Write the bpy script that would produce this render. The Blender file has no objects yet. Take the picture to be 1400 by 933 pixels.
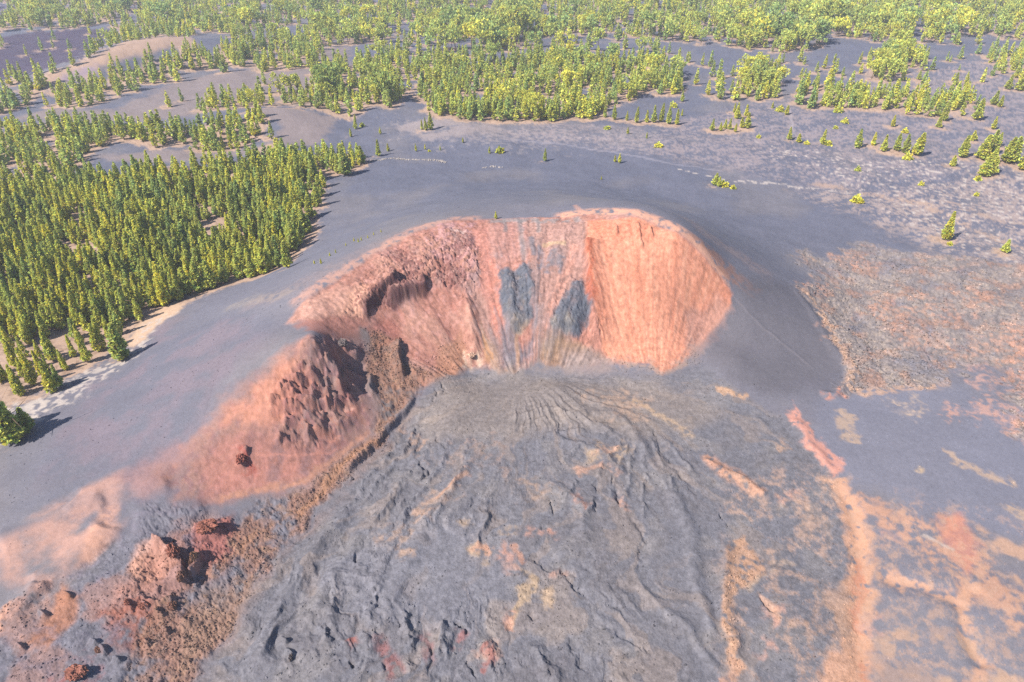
import bpy, math, random, time
import numpy as np
T0 = time.time()
random.seed(7); rng = np.random.default_rng(11)
scene = bpy.context.scene
COL = scene.collection
f32 = np.float32

# ------------------------------------------------------------------ camera model
F, PITCH, HC = 960.0, math.radians(33.5), 150.0          # focal length in photo pixels (1400 wide), pitch, flying height in m
CP, SP = math.cos(PITCH), math.sin(PITCH)
def ray(px, py):
    dx = (px - 700) / F; dy = (466.5 - py) / F
    return np.array([dx, CP + dy * SP, -SP + dy * CP])
def at(px, py, z=0.0):
    d = ray(px, py); t = (z - HC) / d[2]
    return np.array([d[0] * t, d[1] * t])

# ------------------------------------------------------------------ noise tiles (periodic, sampled in world metres)
def perlin_tile(n, cells, seed):
    r = np.random.default_rng(seed); a = r.random((cells, cells)) * 2 * np.pi
    gx, gy = np.cos(a), np.sin(a)
    t = (np.arange(n) + .5) * cells / n; i = np.floor(t).astype(int); fr = t - i
    s = fr * fr * fr * (fr * (fr * 6 - 15) + 10)
    i1 = (i + 1) % cells
    def g(iy, ix, fy, fx): return gx[np.ix_(iy, ix)] * fx[None, :] + gy[np.ix_(iy, ix)] * fy[:, None]
    n00 = g(i, i, fr, fr); n01 = g(i, i1, fr, fr - 1); n10 = g(i1, i, fr - 1, fr); n11 = g(i1, i1, fr - 1, fr - 1)
    sx, sy = s[None, :], s[:, None]
    return (n00 * (1 - sx) + n01 * sx) * (1 - sy) + (n10 * (1 - sx) + n11 * sx) * sy
NT, NC = 1024, 16
_fb = np.zeros((NT, NT)); _rd = np.zeros((NT, NT)); _w = 0
for o in range(6):
    p = perlin_tile(NT, NC * 2 ** o, 100 + o)
    _fb += p * .5 ** o; _rd += (1 - np.abs(p) * 2.6) * .5 ** o; _w += .5 ** o
T_FBM = (_fb / _fb.std() * .5).astype(f32)                  # std 0.5
_rd -= _rd.mean(); T_RDG = (_rd / _rd.std() * .5).astype(f32)
T_PER = perlin_tile(NT, NC, 55); T_PER = (T_PER / T_PER.std() * .5).astype(f32)
T_WHT = np.random.default_rng(3).normal(0, .5, (NT, NT)).astype(f32)
def block_tile(n, cells, seed):
    # broken-rock tile: every cell of a jittered lattice is a tilted block of its own height, with cracks between
    r = np.random.default_rng(seed); px_ = r.random((cells, cells)) * .9 + .05; py_ = r.random((cells, cells)) * .9 + .05; hh = r.random((cells, cells)); tx_ = r.normal(0, .55, (cells, cells)); ty_ = r.normal(0, .55, (cells, cells))
    t = (np.arange(n) + .5) * cells / n; X, Y = np.meshgrid(t, t); ix = X.astype(int); iy = Y.astype(int)
    f1 = np.full((n, n), 9.0); f2 = np.full((n, n), 9.0); v = np.zeros((n, n))
    for dy in (-1, 0, 1):
        for dx in (-1, 0, 1):
            cx_ = (ix + dx) % cells; cy_ = (iy + dy) % cells; ax = X - (ix + dx + px_[cy_, cx_]); ay = Y - (iy + dy + py_[cy_, cx_]); d = np.hypot(ax, ay)
            c = d < f1; f2 = np.where(c, f1, np.minimum(f2, d)); f1 = np.where(c, d, f1); v = np.where(c, hh[cy_, cx_] + ax * tx_[cy_, cx_] + ay * ty_[cy_, cx_], v)
    return v - .7 * (1 - np.clip((f2 - f1) / .14, 0, 1))
T_BLK = block_tile(NT, NC * 2, 77); T_BLK = T_BLK - T_BLK.mean(); T_BLK = (T_BLK / T_BLK.std() * .5).astype(f32)
def samp(T, x, y, scale, rot=0.0, off=0.0):
    """T sampled so that its base feature is `scale` metres wide"""
    c, s = math.cos(rot), math.sin(rot); k = NT / NC / scale
    u = ((x * c - y * s) * k + off * 131.7); v = ((x * s + y * c) * k + off * 71.3)
    iu = np.floor(u); iv = np.floor(v); fu = (u - iu).astype(f32); fv = (v - iv).astype(f32)
    iu = iu.astype(np.int64) % NT; iv = iv.astype(np.int64) % NT; iu1 = (iu + 1) % NT; iv1 = (iv + 1) % NT
    return (T[iv, iu] * (1 - fu) + T[iv, iu1] * fu) * (1 - fv) + (T[iv1, iu] * (1 - fu) + T[iv1, iu1] * fu) * fv
def sm(a, b, x):
    t = np.clip((x - a) / (b - a), 0, 1); return t * t * (3 - 2 * t)

# ------------------------------------------------------------------ base relief: crests, feet and spot heights
CTRL = []
def crest(pts, step=6):
    for (a, b) in zip(pts[:-1], pts[1:]):
        n = max(1, int(math.hypot(b[0] - a[0], b[1] - a[1]) / step))
        for k in range(n):
            t = k / n; q = [a[i] + (b[i] - a[i]) * t for i in range(3)]
            CTRL.append((*at(q[0], q[1], q[2]), q[2]))
    q = pts[-1]; CTRL.append((*at(*q), q[2]))
def spots(pts):
    for q in pts: CTRL.append((*at(*q), q[2]))
RIM = [(395, 440, 25), (420, 410, 29), (470, 375, 32), (520, 345, 34.5), (570, 318, 36.5), (620, 302, 37.5), (680, 299, 37), (750, 297, 38.5),
       (810, 291, 42), (870, 297, 43.5), (930, 322, 40), (962, 348, 33), (985, 378, 25), (1003, 405, 18.5)]
crest(RIM)
crest([(1003, 405, 18.5), (1040, 445, 10.5), (1080, 478, 5.5), (1115, 508, 2)], 12)                 # right arm, followed by the trail
crest([(428, 457, 27), (380, 492, 22.5), (330, 540, 16.5), (280, 592, 11.5), (240, 640, 7), (150, 690, 4.5), (60, 735, 3.2), (0, 765, 2.5)])
crest([(395, 440, 25), (410, 452, 24.5), (428, 457, 27)])
# crater floor and foot of the back wall
crest([(600, 520, 5), (640, 502, 4), (675, 508, 3.5), (700, 514, 3), (728, 506, 3.5), (770, 500, 4.5), (840, 502, 5), (905, 513, 5), (950, 492, 6), (985, 455, 9)], 16)
spots([(700, 440, 17), (650, 430, 18), (760, 440, 18), (560, 450, 16), (600, 440, 17), (900, 420, 20), (850, 430, 18), (950, 430, 15)])
# left hill: foot on its inner side
crest([(290, 685, 3), (345, 668, 2.5), (420, 652, 2), (470, 620, 2), (510, 588, 2.5), (530, 560, 4)], 18)
spots([(500, 500, 11), (540, 500, 9), (520, 455, 17), (470, 500, 14), (420, 570, 11), (370, 600, 9.5), (330, 630, 7)])
# outer foot of the cone: left, back, right
crest([(0, 615, 0), (60, 570, 0), (110, 515, 0), (170, 490, 0), (235, 425, 0), (330, 385, 0), (395, 355, 0), (440, 262, 0), (500, 235, 0), (600, 235, 0), (700, 240, 0), (800, 245, 0),
       (900, 262, 1), (1000, 300, 4), (1065, 352, 8), (1100, 388, 8), (1135, 440, 5.5), (1160, 490, 2.5), (1162, 515, 0), (1135, 540, 0)], 28)
spots([(1150, 300, 0), (1180, 345, 0), (1060, 285, 0), (960, 250, 0), (1190, 390, .8), (1200, 440, 1), (1160, 395, .8), (1175, 440, .6), (1186, 490, .3), (1190, 520, 0)])
# apron of lava in front
crest([(760, 530, 5.5), (830, 560, 5), (850, 640, 3.5), (800, 760, 2.5), (760, 930, 1)], 40)
crest([(620, 540, 4.5), (600, 620, 3), (560, 700, 2), (480, 800, 1.2), (400, 933, .5)], 40)
crest([(545, 575, 1.5), (490, 640, .5), (430, 700, -.5), (350, 800, -1), (260, 933, -1.5)], 40)
spots([(700, 600, 4.4), (690, 700, 3.4), (650, 800, 2.2), (600, 900, 1.2), (900, 700, 2), (930, 800, 1.5), (960, 600, 2.5), (1000, 540, 3.5), (1050, 560, 1.8), (1005, 490, 7.5), (1050, 520, 4),
       (990, 760, .8), (1100, 700, 0), (1170, 760, -1.2), (1175, 860, -1.2), (1100, 850, .5), (1050, 900, .3), (1280, 800, .8), (1250, 640, .8), (1350, 650, .5), (1390, 900, .3),
       (200, 750, 4), (100, 830, 2.5), (30, 880, 2), (170, 860, 1.5), (100, 930, 1), (250, 760, 3.2), (20, 700, 3), (0, 660, 1.5),
       (1250, 450, 1.5), (1350, 420, 1.8), (1200, 400, 1.2), (1300, 560, .4), (1395, 560, .6)])
# the low hills behind, upper left, and the mounds on the ash plain
crest([(345, 152, 9), (400, 152, 7), (450, 162, 3)], 25); spots([(330, 195, 0), (420, 205, 0), (480, 175, 0), (300, 170, 4), (300, 205, 0), (400, 130, 1), (330, 138, 2)])
crest([(72, 105, 8), (140, 78, 16), (215, 55, 20), (262, 55, 17), (330, 66, 8)], 25); spots([(40, 130, 0), (110, 118, 1), (200, 100, 3), (280, 95, 2), (180, 45, 0), (90, 75, 0), (20, 100, 0), (380, 60, 0)])
spots([(590, 168, 3), (640, 172, 2.4), (560, 182, .3), (620, 190, .2), (680, 185, .2), (700, 170, 0)])
crest([(120, 205, 1), (240, 215, 2.5), (340, 212, 2.5), (400, 200, 3)], 60)
spots([(0, 400, 0), (100, 400, 0), (200, 330, 0), (300, 300, 0), (0, 250, 0), (150, 150, 2), (300, 115, 3), (420, 100, 2), (600, 100, 0), (800, 100, 0), (1000, 100, 0), (1200, 100, 2), (1390, 100, 3),
       (1200, 200, 0), (1390, 200, 1), (1390, 300, 0), (1200, 300, 0), (900, 200, 0), (700, 200, 0), (1390, 700, 0), (1390, 480, 1), (500, 20, 0), (900, 20, 0), (1300, 20, 4), (0, 20, 0)])
for X, Y in [(-900, 200), (-900, 600), (-900, 1300), (0, 1400), (900, 1300), (900, 600), (900, 200), (-300, 40), (0, 30), (300, 40), (-500, 100), (500, 100), (-450, 300), (480, 300), (-300, 130), (330, 150), (0, 80), (-90, 90), (90, 80)]:
    CTRL.append((X, Y, 0.0))
CT = np.array(CTRL); CSM = 4.0
_n = len(CT); _d = np.sqrt(((CT[:, None, :2] - CT[None, :, :2]) ** 2).sum(-1) + CSM ** 2)
_A = np.zeros((_n + 3, _n + 3)); _A[:_n, :_n] = -_d; _A[:_n, :_n] += np.eye(_n) * .25
_A[:_n, _n:] = np.c_[np.ones(_n), CT[:, :2] / 100]; _A[_n:, :_n] = _A[:_n, _n:].T
_W = np.linalg.solve(_A, np.r_[CT[:, 2], 0, 0, 0])
GX0, GX1, GY0, GY1, GS = -760.0, 760.0, 20.0, 1320.0, 2.0
gx = np.arange(GX0, GX1 + .1, GS); gy = np.arange(GY0, GY1 + .1, GS)
def rbf(X, Y):
    out = _W[_n] + _W[_n + 1] * X / 100 + _W[_n + 2] * Y / 100
    for i in range(_n):
        out -= _W[i] * np.sqrt((X - CT[i, 0]) ** 2 + (Y - CT[i, 1]) ** 2 + CSM ** 2)
    return out
_GX, _GY = np.meshgrid(gx.astype(f32), gy.astype(f32)); GZ = rbf(_GX, _GY)
_edge = np.minimum(np.minimum(_GX - GX0, GX1 - _GX), GY1 - _GY); GZ = (GZ * sm(0, 120, _edge)).astype(f32)
# the cone is rendered from a finer sheet
FX0, FX1, FY0, FY1, FS = -220.0, 170.0, 60.0, 380.0, 0.6
_fx = np.arange(FX0, FX1 + .1, FS); _fy = np.arange(FY0, FY1 + .1, FS)
_FX, _FY = np.meshgrid(_fx.astype(f32), _fy.astype(f32)); FZ = rbf(_FX, _FY).astype(f32)
def bil(G, x, y, x0, y0, s):
    h, w = G.shape
    u = np.clip((x - x0) / s, 0, w - 1.001); v = np.clip((y - y0) / s, 0, h - 1.001)
    iu = u.astype(np.int64); iv = v.astype(np.int64); fu = u - iu; fv = v - iv
    return (G[iv, iu] * (1 - fu) + G[iv, iu + 1] * fu) * (1 - fv) + (G[iv + 1, iu] * (1 - fu) + G[iv + 1, iu + 1] * fu) * fv
def base_h(x, y):
    x = np.asarray(x, dtype=np.float64); y = np.asarray(y, dtype=np.float64)
    z = bil(GZ, x, y, GX0, GY0, GS)
    e = np.minimum(np.minimum(x - FX0, FX1 - x), np.minimum(y - FY0, FY1 - y)); k = sm(0, 8, e)
    return z * (1 - k) + bil(FZ, x, y, FX0, FY0, FS) * k
def on(px, py):
    """the point of the ground that a photo pixel shows"""
    d = ray(px, py); t = np.arange(60, 1500, .5)
    g = HC + d[2] * t - base_h(d[0] * t, d[1] * t); i = int(np.argmax(g < 0)) if (g < 0).any() else len(t) - 1
    if i > 0 and (g < 0).any():
        t0 = t[i - 1] + .5 * g[i - 1] / max(1e-6, g[i - 1] - g[i])
    else: t0 = (0 - HC) / d[2] if d[2] < 0 else 1500
    return np.array([d[0] * t0, d[1] * t0])
def P(pts): return np.array([on(*p) for p in pts])
def mpp(pt): return math.hypot(pt[1], HC) / F * .97          # metres per photo pixel at a ground point

# ------------------------------------------------------------------ the sheet of vertices: a polar fan, finer near the cone
rows = []
y = 1085.0
while y > -128:
    dep = PITCH - math.atan((466.5 - y) / F); r = HC / math.tan(dep)
    rows.append(r)
    y -= 0.55 if 198 < r < 266 else 1.3 if r < 420 else 1.5
rows = [20, 40, 52, 60] + [r for r in rows if r > 62]
r = rows[-1]
while r < 9000: r *= 1.12; rows.append(r)
rows = np.array(rows)
az = list(np.radians(np.arange(-56, 56, .078)))
az = [math.radians(a) for a in np.arange(-100, -56, 1.5)] + az + [math.radians(a) for a in np.arange(56, 101, 1.5)]
az = np.array(az); NR, NA = len(rows), len(az)
VX = (rows[:, None] * np.sin(az)[None, :]).ravel(); VY = (rows[:, None] * np.cos(az)[None, :]).ravel()
N = NR * NA
print('verts', N, 'ctrl', _n, round(time.time() - T0, 1))
VZ = base_h(VX, VY)
WU = samp(T_FBM, VX, VY, 22, .3, 1); WV = samp(T_FBM, VX, VY, 22, 1.1, 2)             # domain warps, about +-1
WU2 = samp(T_FBM, VX, VY, 5, .7, 3); WV2 = samp(T_FBM, VX, VY, 5, 1.9, 4)
RAD = np.hypot(VX, VY)

def _poly_sd(poly, x, y):
    inside = np.zeros(len(x), bool); d2 = np.full(len(x), 1e18)
    n = len(poly)
    for i in range(n):
        ax, ay = poly[i]; bx, by = poly[(i + 1) % n]
        c = ((ay > y) != (by > y))
        with np.errstate(divide='ignore', invalid='ignore'):
            inside ^= c & (x < (bx - ax) * (y - ay) / ((by - ay) if by != ay else 1e-9) + ax)
        ex, ey = bx - ax, by - ay; L = ex * ex + ey * ey + 1e-9
        t = np.clip(((x - ax) * ex + (y - ay) * ey) / L, 0, 1)
        d2 = np.minimum(d2, (x - ax - t * ex) ** 2 + (y - ay - t * ey) ** 2)
    return np.where(inside, 1, -1) * np.sqrt(d2)
def area(px, feather=6, warp=8, fine=3, world=None):
    """soft mask of a patch of ground: (indices, weights)"""
    poly = P(px) if world is None else np.array(world); s = mpp(poly.mean(0)); f, w, w2 = feather * s, warp * s, fine * s
    m = f + 2.2 * (w + w2)
    x0, y0 = poly.min(0) - m; x1, y1 = poly.max(0) + m
    idx = np.nonzero((VX > x0) & (VX < x1) & (VY > y0) & (VY < y1))[0]
    x = VX[idx] + WU[idx] * w + WU2[idx] * w2; y = VY[idx] + WV[idx] * w + WV2[idx] * w2
    k = sm(-f, f, _poly_sd(poly, x, y)); g = k > .002
    return idx[g], k[g]
def line(px, warp=2, fine=0, reach=60):
    """distance field of a polyline: indices, distance in photo-pixel units, signed side (+ = left of travel), position along 0..1, scale"""
    pl = P(px); s = mpp(pl.mean(0)); m = reach * s
    x0, y0 = pl.min(0) - m; x1, y1 = pl.max(0) + m
    idx = np.nonzero((VX > x0) & (VX < x1) & (VY > y0) & (VY < y1))[0]
    x = VX[idx] + WU[idx] * warp * s + WU2[idx] * fine * s; y = VY[idx] + WV[idx] * warp * s + WV2[idx] * fine * s
    d2 = np.full(len(idx), 1e18); sd = np.zeros(len(idx)); tt = np.zeros(len(idx))
    seg = np.hypot(*(pl[1:] - pl[:-1]).T); tot = seg.sum(); acc = 0
    for i in range(len(pl) - 1):
        ax, ay = pl[i]; ex, ey = pl[i + 1] - pl[i]; L = ex * ex + ey * ey + 1e-9
        t = np.clip(((x - ax) * ex + (y - ay) * ey) / L, 0, 1); q = (x - ax - t * ex) ** 2 + (y - ay - t * ey) ** 2
        c = q < d2; d2[c] = q[c]
        cr = ex * (y - ay) - ey * (x - ax); sd[c] = np.sign(cr[c]); tt[c] = ((acc + t * seg[i]) / tot)[c]
        acc += seg[i]
    return idx, np.sqrt(d2) / s, sd, tt, s
def ridge(px, h, w, w2=None, warp=2, fine=1.5, taper=True, rough=False):
    """raise a ridge h metres high; w, w2 = half widths (photo pixels) on the left and right of travel; a narrow side is a cliff"""
    w2 = w2 or w; idx, d, sd, t, s = line(px, warp, fine, 3.2 * max(w, w2) + 4)
    k = np.exp(-(d / np.where(sd > 0, w, w2)) ** 2)
    if taper: k = k * sm(0, .3 if rough else .12, t) * sm(0, .3 if rough else .12, 1 - t)
    VZ[idx] += h * k * (1 if not rough else sm(-.9, .5, samp(T_FBM, VX[idx], VY[idx], 3.0, .6, 61)))
def crack(px, depth, w, warp=1.5, fine=1): ridge(px, -depth * .9, w * 1.15, w * .55, warp * 1.8, fine * 2.2, rough=True)

# ------------------------------------------------------------------ relief
O = on(720, 505)                                            # head of the lava apron
TH = np.arctan2(VX - O[0], O[1] - VY + 1e-6); RO = np.hypot(VX - O[0], VY - O[1])
near = sm(520, 330, RAD)
VZ += samp(T_FBM, VX, VY, 45, .2, 5) * .9 * sm(140, 400, RAD) + samp(T_FBM, VX, VY, 7, .9, 6) * .035
# masks of the main kinds of ground
WALL = area([(395, 440), (420, 410), (470, 375), (520, 345), (570, 318), (620, 302), (680, 299), (750, 297), (810, 292), (870, 298), (930, 323), (962, 350), (985, 380), (1001, 405),
             (985, 440), (968, 457), (945, 478), (935, 490), (906, 512), (885, 497), (837, 496), (780, 500), (735, 490), (704, 512), (680, 507), (640, 500), (600, 520), (575, 530), (545, 480), (500, 450), (455, 452)], 4, 2, 2)
HILL = area([(428, 456), (395, 476), (350, 520), (300, 570), (265, 615), (245, 660), (290, 684), (345, 668), (420, 655), (445, 640), (482, 610), (508, 582), (515, 545), (500, 520), (497, 490), (478, 468), (455, 457)], 8, 5, 3)
RUBBLE = area([(585, 510), (572, 545), (530, 602), (480, 655), (430, 697), (395, 740), (345, 800), (305, 870), (272, 933), (225, 1150), (90, 1150), (180, 885), (222, 832), (270, 792), (310, 752), (335, 715), (350, 682), (420, 664), (482, 618), (512, 588), (520, 540), (500, 500), (510, 455), (545, 462), (548, 500)], 8, 8, 4)
APRON = area([(600, 522), (640, 505), (704, 516), (780, 505), (900, 518), (960, 500), (1040, 560), (1090, 580), (1140, 660), (1165, 740), (1170, 850), (1190, 1150), (225, 1150), (275, 940), (310, 870), (350, 800), (400, 740), (440, 697), (490, 650), (540, 600), (580, 545)], 14, 8, 3)
AA = area([(1093, 349), (1110, 345), (1130, 359), (1160, 341), (1195, 332), (1230, 345), (1262, 352), (1400, 362), (1480, 370), (1480, 640), (1400, 610), (1390, 545), (1360, 500), (1320, 498), (1297, 520), (1240, 530), (1160, 538), (1140, 535), (1163, 508), (1148, 480), (1122, 430), (1096, 388), (1110, 372)], 12, 16, 10)
LOWL = area([(0, 840), (60, 800), (100, 790), (150, 740), (215, 735), (290, 700), (325, 712), (320, 760), (270, 800), (225, 838), (185, 890), (100, 1150), (-80, 1150), (-80, 860)], 12, 10, 5)
R2 = samp(T_RDG, VX, VY, 6.5, .5, 7); R1 = samp(T_RDG, VX, VY, 2.6, 1.2, 8); B1 = samp(T_FBM, VX, VY, 2.2, .1, 9); B2 = samp(T_FBM, VX, VY, 9, .1, 10)
def relief(mask, arr, amp):
    i, k = mask; VZ[i] += arr[i] * k * amp
# gullies and ribs down the crater wall
Cc = on(728, 520); Cr = on(893, 520)
wi, wk = WALL
_rg = sm(on(797, 400)[0], on(818, 400)[0], VX[wi]); GUL = 0; GULF = 0
for cc_, wt in ((Cc[0], 1 - _rg), (Cr[0], _rg)):
    th = np.arctan2(VX[wi] - cc_ + WU2[wi] * .25, VY[wi] - Cc[1] + 14); rr = np.hypot(VX[wi] - cc_, VY[wi] - Cc[1] + 14)
    GUL = GUL + wt * samp(T_FBM, th * 42, rr * .35, 7, 0, 3); GULF = GULF + wt * samp(T_FBM, th * 42, rr * .10, 1.6, 0, 8)
VZ[wi] += wk * (GUL * (.75 - .5 * _rg) + GULF * (.2 - .08 * _rg))
relief(WALL, R1, .06)
WBK1 = samp(T_BLK, VX + WU2 * .5, VY * 1.6 + WV2 * .5, 2.4, .2, 13); WBK2 = samp(T_BLK, VX, VY * 1.6, 1.1, .2, 15)
for pl_, am in (([(455, 440), (480, 400), (520, 352), (575, 322), (640, 306), (660, 340), (655, 385), (620, 395), (585, 385), (545, 400), (505, 430)], 1.0), ([(800, 304), (900, 312), (905, 335), (860, 330), (815, 330), (812, 400), (822, 450), (812, 470), (800, 400)], .5), ([(752, 400), (791, 380), (812, 420), (830, 480), (800, 480), (780, 455), (752, 445)], .8), ([(682, 370), (725, 368), (730, 430), (707, 460), (690, 420)], .8), ([(720, 305), (800, 305), (795, 350), (730, 350)], .5)):
    ci, ck = area(pl_, 6, 5, 4); VZ[ci] += ck * am * (WBK1[ci] * .45 + WBK2[ci] * .2)
# apron: ropy flow lines and lumps
ai, ak = APRON
ropy = samp(T_RDG, TH[ai] * 48 + WU[ai] * 4, RO[ai] * .16, 7.5, 0, 4) ; ropy2 = samp(T_RDG, TH[ai] * 62 + WU[ai] * 3, RO[ai] * .20 + WV[ai], 3.4, 0, 6)
lump = sm(-.5, .7, samp(T_FBM, VX[ai], VY[ai], 38, .8, 12))
n_lump = samp(T_FBM, VX[ai], VY[ai], 20, .5, 71); BK2 = samp(T_BLK, VX, VY, 1.2, 1.0, 5); right_calm = sm(15, 45, VX[ai]) ; calm = 1 - .72 * right_calm
VZ[ai] += ak * calm * sm(4, 42, RO[ai]) * (ropy * .62 * (.25 + lump) + ropy2 * .15 * (.15 + lump) + R2[ai] * .07 * lump + R1[ai] * .03 + B1[ai] * .05 + BK2[ai] * .10 * sm(.3, .8, n_lump))
_rf = samp(T_RDG, TH * 40 + WU * 3, RO * .22, 5.5, 0, 24); relief(RUBBLE, _rf, .55); relief(RUBBLE, R2, .15); relief(RUBBLE, R1, .26); relief(RUBBLE, B1, .1); BK1 = samp(T_BLK, VX + WU2 * .5, VY + WV2 * .5, 2.6, .4, 3); BK2 = samp(T_BLK, VX, VY, 1.2, 1.0, 5); BK3 = samp(T_BLK, VX + WU2, VY * 1.5 + WV2, 5.5, .3, 7); relief(RUBBLE, BK1, .22); relief(RUBBLE, BK2, .16)
relief(AA, R2, .25); relief(AA, BK1, .3); relief(AA, BK2, .2); relief(AA, R1, .12); relief(AA, B2, .4)
relief(LOWL, B2, .5); relief(LOWL, BK2, .10)
S2 = samp(T_RDG, VX, VY * 1.8, 7.5, .25, 27); S1 = samp(T_RDG, VX, VY * 1.8, 2.4, .9, 28); S0 = samp(T_FBM, VX, VY * 1.6, 1.1, .4, 29)
BK4 = samp(T_BLK, VX + WU2 * 1.5 + WU * 1.2, VY * 1.25 + WV2 * 1.5, 11, .5, 9); _q = samp(T_FBM, VX, VY, 9, .5, 62)
relief(HILL, R2, .15); relief(HILL, B1, .08)
ci, ck = area([(420, 462), (395, 500), (375, 545), (385, 600), (420, 610), (450, 600), (480, 560), (500, 520), (490, 480), (460, 462)], 10, 6, 3); VZ[ci] += ck * (S2[ci] * .55 + samp(T_RDG, VX[ci] + WU2[ci] * 1.5, VY[ci] * 1.9, 13, .75, 66) * 1.0 + samp(T_FBM, VX[ci], VY[ci] * 1.6, 7, .9, 64) * .75 + BK1[ci] * .2 * sm(-.3, .5, _q[ci]) + S0[ci] * .12)
for pts in [[(440, 468), (430, 500), (428, 540), (418, 575)], [(452, 470), (448, 505), (452, 540), (445, 575)], [(418, 480), (402, 520), (398, 560), (385, 595)], [(470, 490), (474, 520), (468, 555)], [(405, 500), (385, 535), (372, 565)]]: ridge(pts, 1.7, 9, 3.2, warp=6, fine=5, rough=True)   # broken rock of the hill
ci, ck = area([(500, 430), (505, 400), (540, 370), (580, 350), (640, 330), (660, 380), (650, 410), (580, 385), (560, 405), (520, 415)], 8, 6, 3); VZ[ci] += ck * (S2[ci] * .35 + S1[ci] * .15 + B2[ci] * .4 + BK3[ci] * .8 + BK1[ci] * .45 + BK2[ci] * .2)
ci, ck = area([(195, 690), (190, 760), (160, 800), (130, 860), (220, 850), (270, 800), (320, 750), (325, 710), (280, 700)], 10, 6, 3); VZ[ci] += ck * (R2[ci] * .15 + B2[ci] * .35 + BK3[ci] * .3 + BK1[ci] * .22 + BK2[ci] * .14)
# ribs and cliffs of the crater
ridge([(630, 405), (640, 440), (645, 470), (648, 497)], 2.6, 9, 11)
ridge([(800, 325), (806, 370), (812, 410), (815, 440), (812, 478)], 3.0, 16, 5)
ridge([(690, 372), (700, 405), (707, 440), (709, 455)], 2.2, 13, 9)
ridge([(791, 380), (785, 420), (775, 445)], 2.0, 14, 14)
ridge([(715, 365), (727, 400), (730, 425)], 1.2, 5, 3)
ridge([(579, 378), (582, 395), (571, 402), (550, 409), (532, 412)], 4.0, 2.4, 14)
ridge([(502, 438), (503, 425), (514, 410), (529, 398), (551, 385)], 3.6, 14, 2.2)
ridge([(546, 468), (544, 485), (547, 503), (551, 520)], 3.8, 2.4, 11)
ridge([(449, 486), (460, 506), (466, 521), (468, 540)], 2.6, 2.6, 9)
ridge([(466, 467), (478, 478), (492, 486)], 2.4, 2.6, 8)
ridge([(446, 560), (452, 545), (447, 530)], 1.6, 7, 2.4)
ridge([(570, 540), (560, 560), (545, 578), (520, 600), (495, 628), (470, 655)], 2.1, 3, 8)
ridge([(510, 512), (506, 530), (512, 545)], 2.2, 6, 2.4)
for q in [(441, 571), (421, 590), (383, 602), (329, 634), (337, 620)]:
    ridge([(q[0] + 2, q[1] - 7), q, (q[0] - 1, q[1] + 6)], 1.7, 2.4, 5, fine=1)
for a in [((872, 305), (876, 322), (878, 342)), ((889, 312), (893, 325)), ((841, 310), (845, 322))]: ridge(list(a), 1.1, 1.6, 5)
# the two torn spurs at lower left
ridge([(205, 742), (213, 738), (224, 745), (236, 757), (247, 770), (252, 790), (251, 805)], 2.9, 2.4, 12, warp=2.5, fine=2.5)
ridge([(268, 752), (276, 764), (268, 778), (262, 790)], 3.0, 2.2, 7, warp=2, fine=2)
ridge([(268, 722), (282, 728), (296, 735), (303, 728)], 2.2, 6, 6, warp=2, fine=3)
ridge([(172, 826), (195, 824), (215, 828), (235, 822), (248, 828)], 1.8, 4, 5, warp=3, fine=3)
for q in [(178, 830), (200, 832), (222, 840), (128, 880), (140, 890), (106, 918), (398, 893), (392, 880), (60, 840), (95, 815), (30, 885), (205, 880), (230, 865), (160, 905)]:
    ridge([(q[0] - 6, q[1] - 3), q, (q[0] + 5, q[1] + 4)], 1.5, 3, 4, warp=2, fine=2)
# torn cracks and low scarps in the apron
for pts, dpt, w in [([(562, 620), (570, 632), (578, 645), (572, 660)], 1.2, 3), ([(597, 590), (604, 605), (607, 622)], .9, 2), ([(586, 530), (596, 540), (590, 552)], 1.0, 2.4), ([(604, 525), (607, 540)], .9, 2),
                    ([(838, 650), (836, 665)], 1.4, 3), ([(843, 670), (842, 690)], 1.4, 3), ([(808, 660), (812, 675)], 1.2, 3), ([(805, 680), (815, 702)], 1.0, 3), ([(745, 680), (752, 700), (750, 715)], .8, 2),
                    ([(740, 723), (748, 716), (757, 722)], .9, 2), ([(720, 760), (745, 770), (770, 785), (790, 805), (800, 825)], 1.1, 7), ([(770, 855), (780, 880), (790, 905), (820, 930)], .8, 5),
                    ([(830, 850), (850, 870), (880, 885), (895, 905)], .7, 4), ([(840, 700), (870, 720), (880, 750), (870, 790)], .7, 7), ([(987, 704), (991, 722)], 1.2, 1.8), ([(1033, 812), (1052, 827), (1068, 843)], 1.1, 1.8),
                    ([(1001, 894), (1010, 905), (1020, 917)], 1.2, 2), ([(1162, 764), (1165, 780)], .8, 1.4), ([(860, 560), (890, 590), (920, 640), (955, 680), (975, 700)], .7, 4), ([(620, 846), (631, 853), (634, 866)], 1.5, 2.4),
                    ([(650, 905), (640, 915), (655, 930)], 1.2, 3), ([(520, 905), (530, 920)], 1.5, 4), ([(515, 810), (520, 830)], 1.2, 4), ([(540, 835), (547, 858)], 1.1, 3), ([(475, 900), (486, 912)], 1.4, 4),
                    ([(585, 880), (590, 905), (580, 925)], 1.0, 3), ([(722, 833), (733, 852)], .9, 3), ([(485, 755), (493, 780)], 1.0, 3), ([(478, 650), (483, 660)], 1.0, 3), ([(520, 700), (525, 712)], 1.0, 3)]:
    crack(pts, dpt, w, 2.5, 2)
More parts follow.
